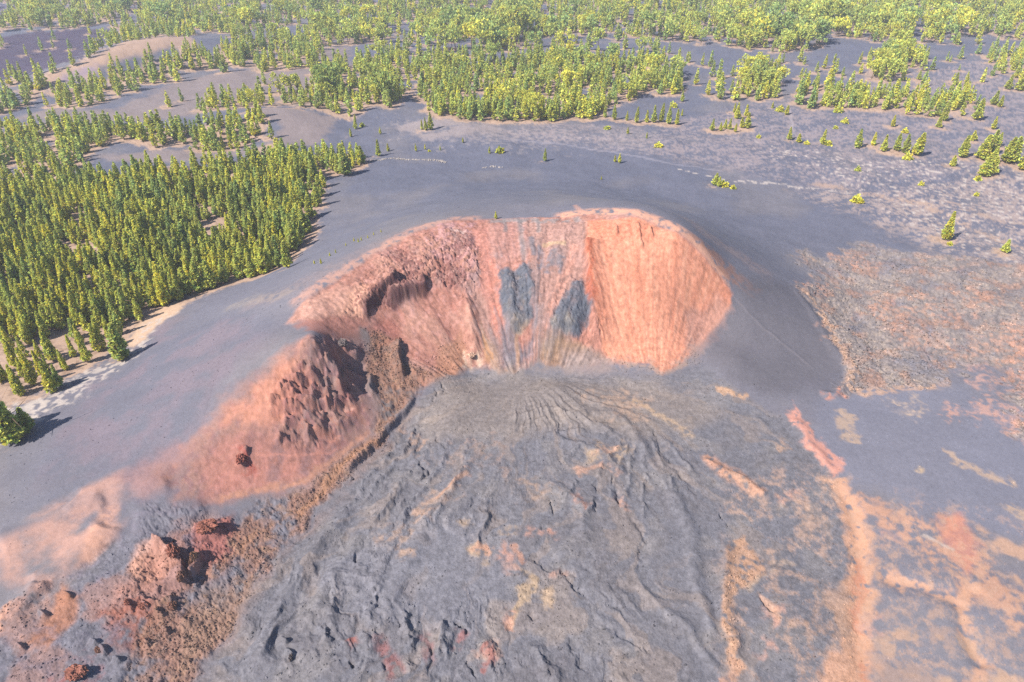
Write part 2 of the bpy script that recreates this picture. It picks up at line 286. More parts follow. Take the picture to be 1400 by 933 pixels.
for pts, h, w in [([(640, 560), (600, 600), (560, 650), (500, 720), (450, 800), (410, 900)], 1.0, 12), ([(660, 600), (620, 660), (580, 720), (540, 800), (500, 900)], .8, 10), ([(480, 690), (420, 770), (370, 860), (345, 930)], 1.6, 13),
                  ([(690, 575), (740, 560), (800, 575), (850, 600)], .8, 5), ([(760, 600), (820, 620), (860, 660)], .8, 7), ([(870, 790), (930, 850), (990, 930)], .6, 7), ([(800, 545), (850, 575), (900, 640), (940, 720), (960, 820), (985, 920)], .8, 9),
                  ([(990, 740), (990, 800), (997, 860), (1010, 910)], .9, 9), ([(960, 625), (1010, 655), (1050, 680)], .7, 7), ([(1085, 570), (1110, 605), (1140, 645)], .8, 9),
                  ([(745, 650), (790, 690), (800, 740), (760, 770)], .9, 9)]:
    ridge(pts, h, w, warp=5, fine=2)
for pts in [[(1139, 655), (1164, 690), (1171, 730), (1178, 770), (1175, 810), (1170, 850), (1176, 890), (1180, 960)], [(1195, 785), (1225, 797), (1265, 806), (1310, 816), (1340, 800)], [(1310, 816), (1316, 850), (1330, 885), (1345, 915)]]:
    ridge(pts, -.8, 12, warp=3, fine=1); 
ridge([(1085, 392), (1112, 430), (1135, 470), (1155, 500)], .5, 6, warp=3)
ridge([(1158, 490), (1166, 510), (1158, 528), (1140, 542), (1120, 538)], 1.3, 7, warp=3)
ridge([(1003, 405), (1040, 445), (1080, 478), (1115, 508)], .15, 3, warp=1, fine=1)
# soft ash swells on the outer flank, lower left
for pts, h in [([(90, 690), (160, 672), (240, 655)], 1.1), ([(0, 740), (70, 712), (150, 690)], 1.3), ([(30, 800), (90, 770), (140, 720)], 1.5), ([(0, 850), (30, 835), (60, 800)], 1.4), ([(170, 720), (220, 705), (290, 695)], .9)]:
    ridge(pts, h, 22, warp=10)
for pts in [[(856, 585), (835, 620), (815, 650), (800, 672)], [(862, 590), (848, 630), (836, 662), (828, 700)], [(868, 592), (862, 640), (850, 690), (845, 720)], [(875, 592), (882, 640), (880, 690), (870, 730)], [(880, 590), (905, 630), (920, 665), (925, 690)],
            [(885, 585), (920, 615), (950, 650), (962, 680)], [(850, 580), (815, 600), (780, 622), (755, 640)], [(846, 575), (800, 588), (750, 596), (710, 612)], [(840, 560), (800, 568), (740, 572), (690, 585)], [(800, 640), (780, 665), (765, 690)], [(815, 660), (805, 690), (790, 712)]]:
    ridge(pts, .75, 5, 2.2, warp=4, fine=2.5, rough=True)
for pts in [[(590, 545), (570, 590), (540, 630), (500, 680), (470, 720)], [(605, 560), (585, 610), (555, 650), (520, 700), (490, 750)], [(620, 580), (605, 625), (575, 670), (545, 715), (520, 770)], [(560, 580), (530, 625), (495, 665), (450, 720)], [(640, 590), (630, 640), (605, 690), (590, 740)]]:
    ridge(pts, .9, 5, 2.6, warp=5, fine=2.5, rough=True)
for pts in [[(520, 780), (505, 830), (500, 880), (480, 930)], [(560, 800), (550, 850), (560, 900), (550, 950)], [(610, 820), (600, 870), (610, 920)], [(470, 800), (450, 850), (440, 900)], [(660, 860), (670, 900), (690, 950)], [(720, 870), (740, 910), (770, 950)]]:
    ridge(pts, 1.3, 12, 5, warp=8, fine=4, rough=True)
print('relief', round(time.time() - T0, 1))

# ------------------------------------------------------------------ ground colours (the stuff's own, with a little light and shade painted in)
KALB = 0.40
def C(r, g, b):
    c = np.array([r, g, b]) / 255.0; return (np.where(c <= .04045, c / 12.92, ((c + .055) / 1.055) ** 2.4) * KALB)
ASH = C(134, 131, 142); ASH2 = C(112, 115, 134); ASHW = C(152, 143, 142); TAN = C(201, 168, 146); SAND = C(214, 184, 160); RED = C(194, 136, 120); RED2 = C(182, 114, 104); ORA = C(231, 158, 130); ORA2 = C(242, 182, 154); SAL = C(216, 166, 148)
PINK = C(200, 150, 145); DARK = C(96, 94, 108); BROWN = C(150, 112, 96); PALE = C(214, 200, 192); GREY = C(150, 146, 148); SLATE = C(116, 122, 136); CREAM = C(222, 190, 150); LAV = C(172, 158, 158); LILAC = C(168, 150, 168)
K = np.empty((N, 3), f32)
n1 = samp(T_FBM, VX, VY, 60, .4, 13); n2 = samp(T_FBM, VX, VY, 12, .8, 14); n3 = samp(T_FBM, VX, VY, 2.4, .2, 15); n4 = samp(T_WHT, VX, VY, 16, .2, 15)
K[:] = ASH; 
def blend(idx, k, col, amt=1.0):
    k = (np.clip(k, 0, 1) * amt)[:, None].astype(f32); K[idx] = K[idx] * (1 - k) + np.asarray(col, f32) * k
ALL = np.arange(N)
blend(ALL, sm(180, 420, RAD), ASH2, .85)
blend(ALL, sm(.0, .9, n1), ASHW, .35)
def patch(px, col, amt=1, feather=6, warp=8, fine=4, noise=None, lo=-.4, hi=.5):
    i, k = area(px, feather, warp, fine)
    if noise is not None: k = k * sm(lo, hi, noise[i])
    blend(i, k, col, amt)
def streak(px, col, w, amt=1, warp=4, fine=2, soft=1.0, noise=None, lo=-.5, hi=.4, taper=.08):
    if noise is None and w >= 4: noise, lo, hi = n3 + .5 * n2, -1.3, .1; fine = fine * 1.8
    i, d, sd, t, s = line(px, warp, fine, 3 * w + 6)
    k = 1 - sm(w * (1 - .6 * soft), w * (1 + .9 * soft), d); k = k * sm(0, taper, t) * sm(0, taper, 1 - t)
    if noise is not None: k = k * sm(lo, hi, noise[i])
    blend(i, k, col, amt)
def dab(px, py, rx, ry, col, amt=1, noise=None, lo=-.5, hi=.4):
    a = np.linspace(0, 2 * np.pi, 11)[:-1]
    patch([(px + rx * math.cos(q), py + ry * math.sin(q)) for q in a], col, amt, max(rx, ry) * .6, max(rx, ry) * .55, max(rx, ry) * .8, n3 + .5 * n2 if noise is None else noise, -.9 if noise is None else lo, .45 if noise is None else hi)
# stony ground of the plain to the right: pale gravel in streaks
gr = .45 * samp(T_FBM, VX * .55 + VY * .5, VY * 1.5 - VX * .5, 22, 0, 16) + .4 * samp(T_FBM, VX * .7 + VY * .4, VY * 1.3 - VX * .4, 6, 0, 18) + .5 * samp(T_FBM, VX, VY, 1.8, 0, 19)
sp = samp(T_FBM, VX, VY, 3.2, .5, 17)
patch([(640, 185), (760, 168), (900, 178), (1000, 150), (1100, 120), (1480, 60), (1520, 370), (1300, 345), (1230, 300), (1120, 260), (1000, 235), (880, 205), (760, 195)], C(176, 160, 162), .8, 24, 16, 10, gr + .5 * sp, -.55, .6)
patch([(1080, 262), (1180, 262), (1300, 250), (1480, 220), (1500, 380), (1270, 345), (1190, 300)], C(186, 166, 160), .8, 20, 14, 8, gr + .6 * sp, -.5, .5)
patch([(1000, 190), (1200, 220), (1480, 200), (1500, 380), (1300, 345), (1150, 255)], PALE, .9, 16, 14, 8, sp + .5 * gr, .55, .9)
streak([(1100, 250), (1180, 262), (1260, 280), (1330, 310), (1420, 345)], TAN, 7, .6, 8, 4, 1, gr, -.5, .4)
streak([(1290, 275), (1350, 300), (1420, 310)], TAN, 6, .5, 8, 4, 1, gr, -.5, .4)
streak([(690, 190), (760, 196), (830, 206), (920, 224), (1000, 236)], C(172, 166, 178), 2.0, .55, 0, 0, .8)
streak([(920, 231), (950, 237), (975, 242), (1000, 246)], PALE, 1.0, .9, .5, 1, .6, sp, -.8, -.2)
streak([(1000, 246), (1040, 250), (1080, 254), (1130, 260), (1170, 266)], PALE, 3.0, .85, 4, 3, .8, sp, -.3, .4)
streak([(1078, 148), (1082, 165), (1086, 185)], C(180, 168, 172), 1.6, .7, 1, 1)
for q in [(720, 190, 60, 8), (860, 190, 50, 6), (640, 178, 60, 10), (590, 170, 40, 9)]: dab(*q, C(178, 166, 166), .6, sp, -.6, .3)
patch([(530, 178), (560, 166), (620, 160), (665, 166), (690, 178), (640, 188), (590, 192)], C(172, 158, 158), .8, 8, 5, 3, n2, -1, 0)
# hills behind
patch([(60, 112), (75, 100), (140, 74), (215, 52), (262, 52), (270, 62), (220, 68), (160, 86), (120, 105), (80, 118)], TAN, .9, 5, 4, 2)
patch([(75, 112), (100, 98), (135, 88), (130, 108), (95, 116)], LILAC, .8, 5, 3, 2)
patch([(0, 165), (60, 150), (150, 150), (240, 112), (330, 95), (480, 60), (480, 150), (330, 148), (200, 165), (60, 165)], C(156, 140, 138), .85, 10, 8, 5)
patch([(325, 158), (345, 150), (400, 148), (460, 160), (440, 195), (380, 205), (345, 212), (200, 225), (130, 215), (230, 205), (330, 205), (380, 190), (380, 165)], C(160, 144, 142), .85, 8, 6, 4)
streak([(318, 158), (345, 150), (375, 148), (420, 152)], TAN, 2.4, .8, 2, 1)
patch([(340, 205), (375, 196), (378, 208), (350, 216)], TAN, .8, 5, 4, 3)
patch([(0, 52), (60, 42), (150, 40), (158, 50), (130, 62), (110, 80), (60, 95), (0, 108), (-60, 100), (-60, 60)], C(88, 76, 98), .95, 5, 7, 6)
patch([(0, 8), (30, 5), (50, 15), (20, 28), (-40, 30)], C(120, 104, 130), .8, 5, 6, 4)
# cone: ash outside, oxidised along the rim
streak([(330, 420), (400, 395), (470, 362), (540, 326), (600, 305)], C(158, 140, 140), 15, .5, 5, 2, 1)
streak([(520, 338), (570, 314), (620, 300), (660, 298)], SAL, 7, .8, 2, 1, 1)
streak([(395, 420), (450, 382), (520, 342), (570, 316)], SAL, 8, .75, 3, 2, 1)
streak([(750, 296), (800, 289), (860, 290), (920, 312), (960, 342), (985, 372), (1000, 400)], ORA2, 9, .9, 3, 1, 1)
streak([(785, 280), (795, 288), (815, 292)], SAL, 3, .7, 1, 1)
streak([(900, 285), (960, 315), (1020, 355), (1070, 390)], C(176, 152, 148), 12, .5, 5, 3, 1)
patch([(940, 318), (985, 345), (1010, 372), (1040, 395), (1025, 400), (1000, 385), (975, 358)], C(172, 128, 112), .8, 6, 5, 3, n3, -1, .3)
patch([(985, 440), (1003, 400), (1005, 372), (1060, 385), (1095, 395), (1130, 445), (1158, 495), (1140, 535), (1060, 545), (1010, 530), (965, 495), (955, 480)], C(114, 110, 118), .75, 16, 6, 4)
streak([(965, 370), (985, 385), (1003, 406), (1040, 446), (1080, 479), (1112, 506)], C(140, 132, 138), 1.4, .3, 0, .6, .6)
# ash, left flank: warm and cool swaths
patch([(300, 560), (350, 510), (390, 478), (420, 460), (430, 470), (380, 520), (330, 580), (270, 640), (180, 690), (60, 700), (160, 650), (240, 620)], SAL, .75, 14, 8, 4, n2, -1.2, .2)
patch([(150, 660), (240, 600), (300, 600), (250, 660), (190, 690)], C(168, 132, 134), .7, 16, 10, 4)
patch([(0, 740), (60, 712), (150, 688), (168, 698), (140, 750), (95, 800), (40, 800), (0, 785)], SAL, .75, 14, 8, 4, n2, -1, .3)
patch([(135, 705), (160, 697), (150, 735), (125, 775), (103, 778), (112, 745)], ORA2, .65, 9, 6, 3)
patch([(215, 735), (190, 745), (180, 780), (200, 800), (230, 790), (240, 770), (228, 745)], ORA2, .8, 8, 5, 3)
dab(12, 852, 24, 18, ORA2, .95); dab(4, 755, 14, 8, SAL, .6); dab(50, 825, 22, 12, SAL, .5)
patch([(0, 600), (60, 590), (200, 480), (300, 430), (380, 440), (300, 540), (200, 640), (60, 690), (0, 690)], ASH2, .3, 16, 10, 4)
streak([(310, 420), (345, 410), (400, 400)], C(176, 160, 146), 9, .35, 5, 3)
streak([(302, 430), (308, 470), (290, 540), (275, 590)], DARK, 1.0, .25, 2, 1)
patch([(120, 520), (230, 440), (330, 430), (360, 470), (280, 570), (180, 640), (60, 660)], C(146, 128, 138), .55, 24, 16, 6, n2 + n1, -.8, .5)
blend(ALL, sm(.1, .9, samp(T_FBM, VX * .4 + VY * .3, VY - VX * .2, 14, .2, 44)) * sm(330, 200, RAD), C(122, 118, 132), .3)
# crater wall
WN = samp(T_FBM, VX, VY * 1.8, 1.4, .3, 65); blend(wi, wk, RED, .95); blend(wi, wk * sm(-.3, .6, GUL), SAL, .5); blend(wi, wk * sm(.1, .9, GULF + .5 * n2[wi]), RED2, .3); blend(wi, wk * sm(.0, .9, n2[wi] + .4 * GUL), C(178, 148, 146), .45); blend(wi, wk * sm(.2, .9, n3[wi]), PINK, .35)
patch([(395, 440), (430, 400), (490, 370), (520, 350), (530, 360), (500, 400), (490, 440), (455, 450)], SAL, .75, 8, 5, 3, n2, -1, .2)
patch([(455, 430), (480, 400), (500, 390), (505, 410), (495, 440)], ORA2, .6, 8, 4, 2)
patch([(600, 308), (650, 304), (655, 330), (650, 360), (655, 385), (635, 390), (620, 360), (590, 350), (580, 330)], C(196, 150, 152), .7, 6, 4, 3, n3, -.6, .4)
patch([(618, 312), (640, 314), (642, 330), (620, 336)], PALE, .6, 4, 3, 2, n3, -.5, .4)
patch([(668, 310), (690, 305), (705, 310), (706, 355), (680, 365), (668, 340)], C(196, 146, 136), .8, 6, 2, 1)
patch([(650, 312), (668, 310), (672, 380), (690, 450), (700, 500), (685, 480), (665, 430), (655, 390)], C(206, 142, 128), .8, 5, 3, 1)
patch([(640, 395), (660, 400), (680, 450), (690, 490), (670, 500), (650, 440)], C(176, 140, 132), .8, 6, 4, 2)
patch([(720, 305), (800, 300), (803, 340), (790, 380), (760, 430), (740, 470), (725, 500), (727, 400), (722, 360)], C(188, 148, 138), .85, 5, 3, 2, None)
for pts, w in [([(733, 335), (738, 355), (735, 370)], 4), ([(756, 340), (752, 360), (745, 375)], 5), ([(770, 350), (760, 375)], 5), ([(724, 325), (727, 350)], 3)]: streak(pts, SLATE, w, .7, 2, 1)
for pts, w in [([(712, 300), (713, 330), (716, 360)], 3), ([(690, 298), (692, 320)], 2), ([(735, 299), (736, 320)], 2.5)]: streak(pts, GREY, w, .6, 1, 1)
streak([(664, 302), (700, 301), (760, 302), (800, 298)], GREY, 5, .75, 2, 1)
streak([(740, 336), (757, 332), (775, 334)], CREAM, 3, .6, 2, 2)
streak([(790, 330), (770, 380), (750, 430), (738, 460)], C(220, 160, 142), 5, .7, 2, 1)
streak([(672, 350), (676, 400), (686, 450)], C(214, 140, 122), 5, .7, 1, 1)
patch([(455, 462), (440, 452), (470, 446), (505, 444), (540, 458), (530, 470), (500, 478), (478, 472)], C(142, 108, 104), .9, 7, 5, 5)
patch([(679, 370), (686, 366), (707, 367), (715, 361), (724, 377), (728, 405), (725, 436), (714, 450), (707, 456), (697, 437), (686, 411), (681, 391)], SLATE, .95, 3.5, 4, 4)
for pl_ in ([(680, 372), (707, 368), (728, 405), (725, 436), (707, 456), (690, 425)], [(791, 378), (816, 422), (792, 459), (751, 443), (760, 415)]):
    patch(pl_, C(88, 90, 102), .7, 4, 3, 4, n3 + .6 * R1, -.3, .6); patch(pl_, C(150, 146, 146), .6, 5, 4, 4, -n3 + .4 * n2, .1, .7)
patch([(689, 432), (700, 428), (716, 430), (722, 440), (716, 452), (706, 462), (700, 448)], C(186, 166, 148), .85, 3, 3, 2)
patch([(686, 410), (700, 450), (702, 480), (695, 500), (700, 510), (715, 500), (725, 470), (735, 440), (730, 400), (728, 450), (712, 480)], C(124, 124, 136), .85, 5, 3, 3)
patch([(684, 400), (690, 440), (684, 470), (690, 500), (700, 510), (704, 480), (697, 440)], C(132, 128, 138), .85, 5, 3, 3)
patch([(752, 440), (782, 450), (765, 470), (742, 486), (730, 500), (738, 470)], C(146, 138, 140), .7, 6, 4, 3)
streak([(706, 456), (707, 480), (709, 505)], C(200, 156, 130), 2.2, .9, 1, 1)
patch([(791, 378), (803, 401), (816, 422), (806, 438), (792, 459), (779, 448), (751, 443), (755, 422), (772, 401)], SLATE, .92, 3.5, 4, 4)
patch([(752, 430), (775, 426), (786, 440), (780, 452), (752, 446)], C(168, 158, 150), .8, 3, 3, 2)
patch([(795, 440), (815, 425), (825, 460), (835, 485), (815, 480), (800, 465)], RED, .85, 4, 4, 2)
patch([(735, 490), (745, 455), (775, 455), (800, 470), (830, 492), (780, 502)], C(178, 146, 122), .85, 7, 5, 3)
patch([(770, 478), (810, 478), (835, 495), (830, 512), (770, 510)], C(168, 148, 146), .8, 7, 4, 2)
patch([(600, 470), (625, 455), (640, 500), (610, 520), (580, 530)], C(192, 140, 112), .7, 8, 5, 3)
patch([(655, 440), (672, 470), (690, 505), (710, 508), (706, 515), (682, 512), (660, 490)], C(196, 150, 112), .75, 4, 3, 2)
streak([(640, 420), (645, 460), (650, 495)], C(212, 160, 142), 7, .85, 1.5, 1)
dab(645, 494, 11, 7, C(240, 206, 180), .95)
patch([(803, 302), (870, 299), (930, 325), (963, 353), (996, 395), (1000, 418), (975, 452), (945, 486), (907, 509), (885, 496), (837, 495), (822, 478), (816, 430), (808, 390), (800, 340)], ORA, .97, 3, 2, 1)
i, k = area([(803, 302), (870, 299), (930, 325), (963, 353), (996, 395), (1000, 418), (975, 452), (945, 486), (907, 509), (885, 496), (837, 495), (822, 478), (816, 430), (808, 390), (800, 340)], 3, 2, 1)
thr = np.arctan2(VX[i] - Cr[0], VY[i] - Cr[1] + 20); rrr = np.hypot(VX[i] - Cr[0], VY[i] - Cr[1] + 20)
blend(i, k * sm(-.1, .7, samp(T_FBM, thr * 40, rrr * .12, 3.5, 0, 9)), C(222, 142, 114), .5); blend(i, k * sm(0, .8, samp(T_FBM, thr * 40, rrr * .08, 1.3, 0, 12)), ORA2, .35)
patch([(803, 300), (850, 300), (900, 310), (890, 330), (850, 325), (815, 325)], C(208, 124, 98), .55, 5, 4, 3, n3, -.5, .3)
streak([(803, 330), (810, 365), (806, 390), (815, 425)], C(186, 104, 80), 4, .8, 2, 2)
patch([(945, 430), (985, 410), (1000, 430), (975, 465), (950, 490), (935, 490)], C(196, 152, 140), .6, 6, 5, 4)
streak([(838, 497), (885, 498), (907, 511), (940, 492)], C(210, 164, 140), 4, .7, 2, 2)
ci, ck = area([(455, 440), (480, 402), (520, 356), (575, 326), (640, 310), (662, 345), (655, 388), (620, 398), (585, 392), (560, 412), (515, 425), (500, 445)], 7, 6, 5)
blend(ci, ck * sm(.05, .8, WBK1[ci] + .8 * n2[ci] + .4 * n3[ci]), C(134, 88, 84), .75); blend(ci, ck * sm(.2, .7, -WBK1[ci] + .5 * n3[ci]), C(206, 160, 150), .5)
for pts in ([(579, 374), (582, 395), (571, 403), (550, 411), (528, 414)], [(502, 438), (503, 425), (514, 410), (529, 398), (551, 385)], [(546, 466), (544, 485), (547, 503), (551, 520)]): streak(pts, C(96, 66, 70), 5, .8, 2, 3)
ci, ck = area([(640, 385), (665, 345), (730, 330), (790, 345), (800, 400), (775, 460), (740, 500), (700, 512), (665, 500), (640, 450)], 12, 6, 4); _pos = np.full(N, -1, np.int64); _pos[wi] = np.arange(len(wi)); _k = _pos[ci] >= 0; ci, ck = ci[_k], ck[_k]; _g = GUL[_pos[ci]] + .6 * GULF[_pos[ci]] + .3 * n3[ci]
blend(ci, ck * sm(-.15, .55, _g), C(138, 128, 132), .5); blend(ci, ck * sm(.3, .9, -_g), C(196, 150, 136), .2)
for pl_ in ([(680, 371), (686, 367), (707, 368), (715, 362), (724, 377), (728, 405), (725, 436), (714, 450), (707, 456), (697, 437), (686, 411)], [(791, 380), (803, 401), (816, 422), (806, 438), (792, 459), (779, 448), (753, 443), (757, 422), (772, 402)]): patch(pl_, C(104, 108, 120), .75, 3, 3, 3, n3 + .4 * n4, -1.2, .3)
patch([(398, 445), (425, 452), (450, 460), (500, 455), (505, 440), (470, 432), (425, 436)], C(176, 122, 110), .85, 6, 5, 4)
streak([(570, 535), (610, 518), (640, 504), (675, 510), (704, 514), (735, 502), (780, 502), (840, 500), (885, 502), (907, 514), (942, 490), (970, 462)], C(158, 142, 138), 8, .6, 6, 5, 1.2, n3 + .4 * n2, -.9, .5)
# hollow of grey rubble between wall and hill
patch([(487, 452), (520, 447), (548, 462), (556, 500), (572, 530), (560, 562), (522, 602), (506, 588), (512, 548), (498, 520)], C(138, 126, 126), .9, 6, 5, 3)
patch([(500, 452), (535, 430), (550, 445), (545, 470), (520, 480)], C(178, 116, 104), .8, 5, 4, 2)
patch([(520, 545), (545, 520), (560, 545), (530, 590)], C(180, 128, 100), .6, 6, 5, 3, n3, -.4, .3)
# the red hill
hi_, hk = HILL
hi_, hk = area([(428, 456), (395, 476), (350, 520), (300, 565), (255, 605), (215, 650), (250, 690), (290, 684), (345, 668), (420, 655), (445, 640), (482, 610), (508, 582), (515, 545), (500, 520), (497, 490), (478, 468), (455, 457)], 20, 12, 6)
blend(hi_, hk, C(178, 134, 122), .86); blend(hi_, hk * sm(-.2, .6, n2[hi_]), RED, .5); blend(hi_, hk * sm(.0, .9, samp(T_FBM, VX[hi_] * 1.4, VY[hi_] * .45, 7, .15, 63) + .3 * n3[hi_]), C(140, 122, 126), .6); blend(hi_, hk * sm(.0, .6, n3[hi_]), C(150, 110, 112), .55)
patch([(425, 458), (395, 478), (345, 530), (300, 580), (330, 590), (370, 590), (395, 570), (385, 530), (410, 480)], ORA, .65, 10, 6, 3, n2, -1.2, .2)  # sunlit left side of the hill, painted as a brighter orange
patch([(270, 630), (300, 600), (340, 590), (420, 600), (470, 600), (440, 640), (345, 668), (285, 683)], C(196, 134, 120), .7, 14, 5, 2)
for pts in [[(425, 590), (420, 630), (415, 650)], [(384, 600), (375, 640), (370, 660)], [(445, 590), (455, 615), (450, 635)]]: streak(pts, C(150, 118, 118), 7, .7, 2, 1)
streak([(345, 622), (400, 622), (450, 620), (470, 608)], C(216, 150, 134), 1.5, .6, 1, 1)
ci, ck = area([(430, 462), (400, 500), (378, 545), (385, 600), (425, 610), (455, 600), (485, 560), (502, 520), (492, 480), (462, 462)], 9, 6, 5); blend(ci, ck * sm(-.3, .8, n2[ci] + .3 * BK4[ci] + .4 * n3[ci]), C(150, 100, 96), .6); blend(ci, ck * sm(.2, .8, -BK4[ci] + .5 * n2[ci]), C(196, 134, 116), .6)
dab(470, 553, 7, 5, C(232, 180, 164), .9)
streak([(285, 686), (345, 670), (420, 656), (470, 618), (508, 585)], C(206, 150, 124), 4, .7, 2, 2)
patch([(333, 610), (345, 580), (352, 600), (340, 640), (325, 640)], C(130, 100, 102), .5, 4, 3, 2)
dab(329, 634, 10, 16, C(170, 84, 72), .8)
# lower left: torn red crags and brown rubble
li, lk = LOWL
blend(li, lk * sm(-.1, .5, n2[li]), C(180, 132, 114), .5)
patch([(215, 738), (260, 720), (310, 705), (325, 735), (305, 780), (275, 800), (240, 830), (190, 850), (150, 850), (130, 830), (170, 800), (200, 790)], C(180, 130, 116), .7, 14, 8, 6)
patch([(130, 830), (170, 820), (230, 830), (220, 870), (180, 900), (150, 890)], C(166, 106, 90), .75, 10, 8, 6, n3, -1, .2)
patch([(258, 735), (285, 715), (312, 708), (328, 725), (310, 765), (285, 775), (265, 760)], C(176, 114, 108), .85, 5, 3, 2)
streak([(328, 730), (318, 755), (300, 772)], C(206, 148, 130), 2, .7, 1, 1)
patch([(85, 800), (110, 815), (95, 850), (70, 885), (40, 880), (30, 895), (60, 850)], C(190, 130, 100), .8, 7, 5, 3)
dab(105, 925, 20, 10, C(170, 86, 76), .9); dab(140, 888, 16, 12, C(160, 120, 104), .8)
for q in [(170, 720, 40, 8), (240, 700, 40, 7), (150, 870, 26, 22), (60, 905, 60, 14), (120, 790, 25, 10), (260, 742, 12, 10)]: dab(*q, C(126, 118, 132), .75)
# rubble channel
ri, rk = RUBBLE
low = sm(300, 200, VY[ri])
blend(ri, rk * low * sm(-1.1, .1, n2[ri] + .4 * n3[ri]), C(166, 122, 102), .8); blend(ri, rk * sm(.1, .6, n3[ri]), C(128, 108, 102), .6); blend(ri, rk * sm(.45, .8, sp[ri]), C(184, 146, 122), .4)
patch([(272, 815), (310, 795), (345, 790), (350, 820), (300, 870), (265, 920), (245, 940), (255, 870)], C(168, 136, 118), .6, 10, 8, 6)
streak([(590, 540), (545, 600), (480, 670), (420, 730), (360, 800), (320, 870), (285, 940)], C(196, 142, 108), 7, .65, 7, 4, 1, n2, -.8, .3)
streak([(520, 600), (470, 640), (420, 690), (370, 720), (310, 770)], C(186, 138, 108), 6, .6, 7, 4, 1, n2, -.6, .4)
dab(312, 800, 26, 15, C(132, 130, 138), .85); dab(385, 770, 26, 14, C(134, 130, 136), .75); dab(345, 690, 20, 16, C(134, 128, 134), .7); dab(282, 800, 8, 20, C(132, 130, 142), .7); dab(272, 830, 8, 18, C(140, 132, 138), .6)
# apron
blend(ai, ak, C(130, 128, 136), .85); blend(ai, ak * sm(.0, .8, n2[ai]), C(158, 148, 142), .3); blend(ai, ak * sm(8, 40, RO[ai]) * sm(.1, .7, ropy), C(126, 120, 124), .45); blend(ai, ak * calm * sm(8, 40, RO[ai]) * sm(.1, .6, -ropy2), C(116, 112, 120), .35); blend(ai, ak * sm(6, 40, RO[ai]) * sm(.2, .7, samp(T_FBM, TH[ai] * 45 + WU[ai] * 4, RO[ai] * .25, 5, 0, 14)), C(172, 152, 140), .35)
patch([(600, 520), (720, 515), (900, 520), (980, 560), (900, 600), (780, 590), (650, 600), (580, 600)], C(164, 148, 138), .5, 20, 10, 4)
patch([(560, 700), (650, 700), (720, 780), (640, 850), (500, 850), (430, 800)], C(142, 140, 150), .5, 20, 10, 5)
OR = [(655, 757, 11, 11, CREAM), (660, 752, 8, 7, ORA), (696, 760, 8, 12, ORA), (707, 780, 7, 8, SAL), (697, 726, 7, 5, CREAM), (789, 685, 5, 9, ORA), (834, 624, 13, 10, CREAM), (830, 620, 7, 7, SAL), (847, 687, 7, 8, SAL), (635, 646, 6, 4, SAL), (600, 682, 14, 10, C(196, 160, 138)),
      (542, 733, 14, 12, C(196, 164, 142)), (580, 704, 9, 9, C(200, 160, 134)), (552, 759, 7, 6, C(206, 168, 138)), (748, 815, 8, 8, CREAM), (672, 895, 10, 8, SAL), (765, 787, 6, 5, SAL), (640, 712, 9, 6, C(200, 172, 136)), (570, 605, 6, 14, C(200, 160, 134)),
      (731, 726, 12, 4, ORA), (757, 728, 4, 6, ORA), (730, 660, 16, 6, C(192, 160, 136)), (650, 625, 30, 4, C(190, 154, 134)), (860, 560, 18, 10, C(196, 164, 142)), (835, 545, 20, 8, C(180, 156, 140))]
for x, y_, rx, ry, c in OR: dab(x, y_, rx * 1.3, ry * 1.3, np.asarray(c) * .55 + C(180, 150, 134) * .45, .7)
streak([(715, 778), (727, 792), (721, 808), (712, 822), (705, 845), (702, 860)], C(200, 170, 138), 6, .7, 6, 4); streak([(702, 825), (698, 845), (703, 862)], C(204, 154, 136), 7, .7, 5, 4)
streak([(640, 645), (615, 665), (595, 685)], C(204, 160, 136), 2.5, .7, 2, 1); streak([(800, 650), (790, 640), (830, 640), (850, 655)], C(206, 160, 138), 4, .7, 4, 2); streak([(703, 745), (712, 760), (725, 772)], C(206, 154, 130), 4, .7, 3, 2)
streak([(512, 862), (525, 885), (536, 905), (545, 935)], C(160, 108, 106), 9, .8, 6, 6, 1, n3 + .5 * n2, -1, .1, .3); streak([(572, 855), (585, 885), (592, 920)], C(150, 104, 104), 6, .6, 6, 5, 1, n3, -.8, .2, .3); streak([(632, 855), (630, 875), (622, 890)], C(168, 112, 110), 6, .7, 5, 5, 1, n3, -.8, .2, .3)
streak([(480, 870), (488, 885)], C(176, 110, 100), 5, .8, 2, 2); streak([(660, 880), (676, 905), (660, 925)], C(176, 112, 104), 4, .7, 4, 2)
streak([(862, 548), (890, 565), (930, 585), (955, 600)], C(206, 174, 142), 5, .6, 6, 3, 1, n3, -.7, .3); streak([(975, 530), (1000, 538), (1030, 548)], C(212, 170, 138), 4, .8, 4, 3)
streak([(960, 622), (985, 636), (1010, 655), (1042, 678)], C(214, 160, 132), 10, .85, 5, 4, 1, n3, -1, .2); dab(1085, 682, 13, 7, SAL, .85); dab(1065, 608, 12, 4, C(214, 172, 144), .7); dab(1075, 690, 20, 4, C(190, 164, 146), .6)
